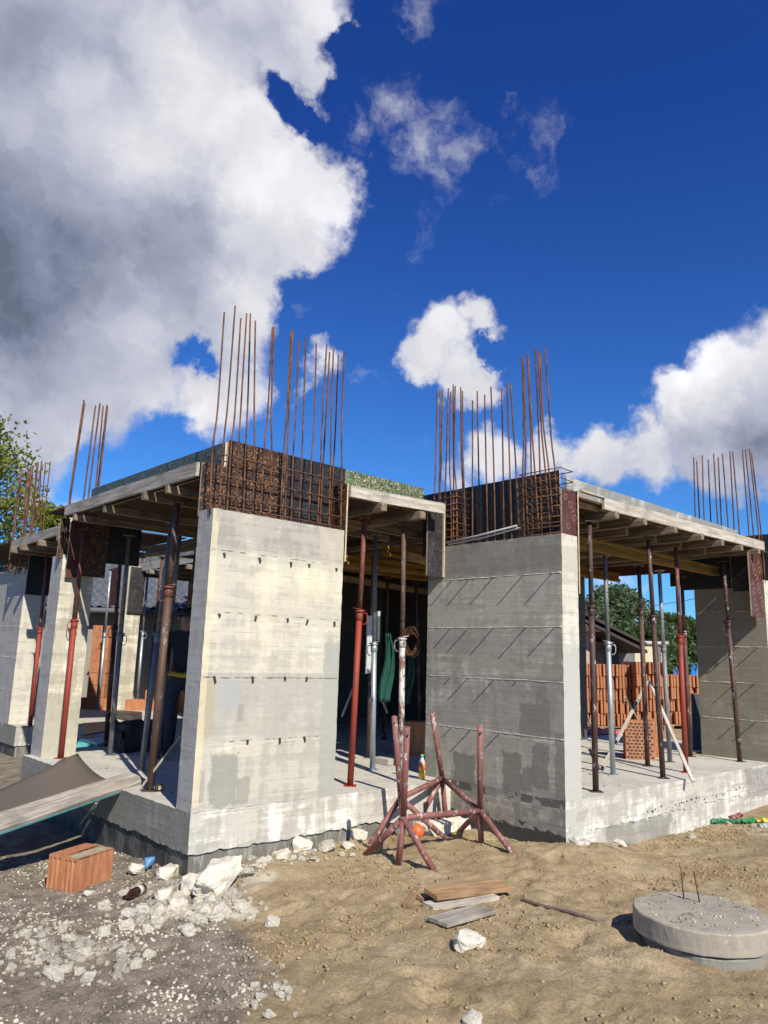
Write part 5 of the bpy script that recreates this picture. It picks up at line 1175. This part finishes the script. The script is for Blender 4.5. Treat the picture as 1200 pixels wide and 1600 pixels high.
# laundry
for i, (x, y, c_, lb) in enumerate(((1055, 1042, (.10, .18, .36), 'faded blue jeans hanging on the line behind the pallets'), (1083, 1038, (.03, .24, .62), 'bright blue towel hanging on the line behind the pallets'), (1092, 1038, (.25, .33, .38), 'grey blue shirt on the line beside the far right wall'))):
    cloth(x, y, 18.0, .22 if i != 1 else .2, .46, flat('laundry_%d' % i, c_, .9), lb, 'laundry')
bm = bmesh.new(); tube(bm, [dep(1035, 1036, 18.0), dep(1100, 1037, 18.0), dep(1180, 1035, 18)], .006, 4); setp(obj('washing_line', bm, M['wire']), 'thin washing line behind the pallets', 'line')
bm = bmesh.new(); P = [dep(880, 962, 26), dep(1000, 950, 28), dep(1090, 935, 30), dep(1250, 905, 33)]; tube(bm, P, .012, 4); setp(obj('power_line', bm, M['clip']), 'thin overhead cable crossing the sky in the right bay', 'cable')

# ------------------------------------------------------------------ trees
def leafmat(name, c1, c2, c3):
    m, t, b, co = newmat(name)
    n = t.noise(co, .9, 3, .6); n2 = t.noise(co, 9, 3, .6)
    col = t.mix(t.mr(n, .35, .65), c1, c2); col = t.mix(t.mr(n2, .45, .7), col, c3)
    t.l.new(col, b.inputs['Base Color']); b.inputs['Roughness'].default_value = .5; b.inputs['Specular IOR Level'].default_value = .3
    tr = t.node('ShaderNodeBsdfTranslucent', {0: t.mix(.5, col, (.18, .26, .03))}); mx_ = t.node('ShaderNodeMixShader', {0: .3, 1: b.outputs[0], 2: tr.outputs[0]})
    t.l.new(mx_.outputs[0], t.n['Material Output'].inputs[0]); return m
LM1 = leafmat('poplar_leaves', (.10, .15, .025), (.17, .20, .03), (.24, .22, .04)); LM2 = leafmat('dark_leaves', (.035, .065, .018), (.06, .10, .025), (.10, .14, .04)); LM3 = leafmat('pale_leaves', (.07, .11, .05), (.10, .15, .075), (.13, .17, .08))
BK = simple('bark', (.05, .04, .03), (.12, .10, .08), 6, (4, 4, .6), .95, .8)
def tree(label, base, height, rad, ncl, nleaf, ls, lm, squash=1., seed=0, clr=.5):
    rs = np.random.default_rng(seed); rp = random.Random(seed)
    o = thing('tree', label, 'tree', base, group='trees behind the building site')
    bm = bmesh.new(); tube(bm, [(0, 0, -.2), (rad*.03, 0, height*.25), (0, rad*.04, height*.5), (rad*.02, 0, height*.85)], [height*.028, height*.022, height*.014, height*.004], 8)
    cen = []
    for k in range(ncl):
        a = rp.uniform(0, 6.28); h = rp.uniform(.18, 1.)**.8; prof = math.sin(min(1, h*1.02)*math.pi*.9+.25)**.7 if h < .97 else .3
        q = rad*abs(prof)*math.sqrt(rp.random())*1.0
        cen.append(Vector((math.cos(a)*q, math.sin(a)*q, height*h)))
    for c_ in cen[::3]:
        s0 = Vector((0, 0, max(height*.12, c_.z*.62))); tube(bm, [s0, s0.lerp(c_, .5)+Vector((0, 0, .1)), c_], [height*.010, height*.006, height*.002], 5)
    obj('trunk', bm, BK, o)
    per = nleaf//ncl; PC = []
    for c_ in cen:
        s = rad*rp.uniform(.16, .34)
        p = rs.normal(size=(per, 3)); p /= np.linalg.norm(p, axis=1)[:, None]; p *= (rs.random((per, 1))**.45)*s*np.array([1, 1, .75]); PC.append(p+np.array(c_[:]))
    PC = np.concatenate(PC); n = len(PC)
    u1 = rs.normal(size=(n, 3)); u1 /= np.linalg.norm(u1, axis=1)[:, None]; u2 = np.cross(u1, rs.normal(size=(n, 3))); u2 /= np.linalg.norm(u2, axis=1)[:, None]
    s = ls*(.6+.8*rs.random((n, 1)))
    V = np.stack([PC-u1*s, PC-u2*s*.55, PC+u1*s, PC+u2*s*.55], 1).reshape(-1, 3); Fc = np.arange(4*n).reshape(-1, 4)
    me_ = bpy.data.meshes.new('crown'); me_.vertices.add(len(V)); me_.vertices.foreach_set('co', V.ravel()); me_.loops.add(Fc.size); me_.loops.foreach_set('vertex_index', Fc.ravel())
    me_.polygons.add(n); me_.polygons.foreach_set('loop_start', np.arange(0, Fc.size, 4)); me_.polygons.foreach_set('loop_total', np.full(n, 4)); me_.update(calc_edges=True)
    mesh('crown', me_, lm, o)
def tb(px_, d): p = dep(px_, 1000, d); return (p.x, p.y, Hf(p.x, p.y))
tree('tall light green tree at the left edge of the photo', tb(-110, 19), 7.0, 3.1, 120, 26000, .062, LM1, seed=1)
tree('lower bushy tree between the far left wall and the left roof', tb(62, 21), 5.3, 1.25, 50, 10000, .065, LM1, seed=2)
tree('broad dark green tree behind the shed in the right bay', tb(960, 33), 4.3, 2.5, 110, 30000, .09, LM3, seed=3)
tree('dark tree behind the cream building and the tall red prop', tb(1050, 34), 3.3, 2.0, 90, 22000, .09, LM2, seed=4)
tree('dark tree partly hidden by the far right wall', tb(1125, 34), 3.4, 2.0, 70, 16000, .09, LM2, seed=5)
tree('low dark tree filling the gap behind the shed', tb(1008, 30), 2.6, 1.6, 60, 14000, .08, LM2, seed=6)

# ------------------------------------------------------------------ litter
p = G(1165, 1287); lt = thing('litter_heap', 'heap of crumpled green and red packaging by the slab edge at right', 'litter', p)
for k, (c_, a, b_) in enumerate((((.03, .22, .10), (-.35, .25, .03), (-.05, .02, .05)), ((.40, .12, .12), (-.05, .15, .05), (.1, .1, .09)), ((.03, .30, .10), (-.08, .0, .04), (.12, -.08, .06)), ((.75, .62, .05), (.10, -.08, .05), (.2, -.16, .06)), ((.55, .58, .55), (-.12, -.2, .02), (.0, -.25, .04)))):
    bm = bmesh.new(); n_ = 12; q = [(a[0]+(b_[0]-a[0])*i/n_, a[1]+(b_[1]-a[1])*i/n_, a[2]+(b_[2]-a[2])*i/n_) for i in range(n_+1)]; tube(bm, q, [.034*(.6+.6*random.random()) for _ in q], 12)
    for v in bm.verts: v.co += mnoise.noise_vector(v.co*28)*.03; v.co.z = max(.004, v.co.z*.75)
    for f in bm.faces: f.smooth = False
    obj('wrapper', bm, flat('wrapper_%d' % k, tuple(x_*.75 for x_ in c_), .5), lt)
p = on(652, 1306, 2, .09); bm = bmesh.new(); lathe(bm, [(.03, 0), (.055, .02), (.06, .07), (.035, .11)], 14); o = obj('paint_tin', bm, flat('orange_plastic', (.75, .14, .03), .4)); o.location = (p.x, p.y, Hf(p.x, p.y)); setp(o, 'small bright orange plastic pot under the trestle', 'pot')
p = on(234, 1352, 2, .02); bm = roughbox((-.035, -.03, 0), (.035, .03, .06), .02, .02, lambda n, c: 0, 5, .02); o = obj('sack_or_reflection', bm, flat('blue_reflection', (.16, .36, .62), .4), None, True); o.location = (p.x, p.y, Hf(p.x, p.y)+.03); setp(o, 'small blue lump standing in for a faint reflection at the wall corner', 'reflection')  # blue lump added in place of a faint reflection on the plinth
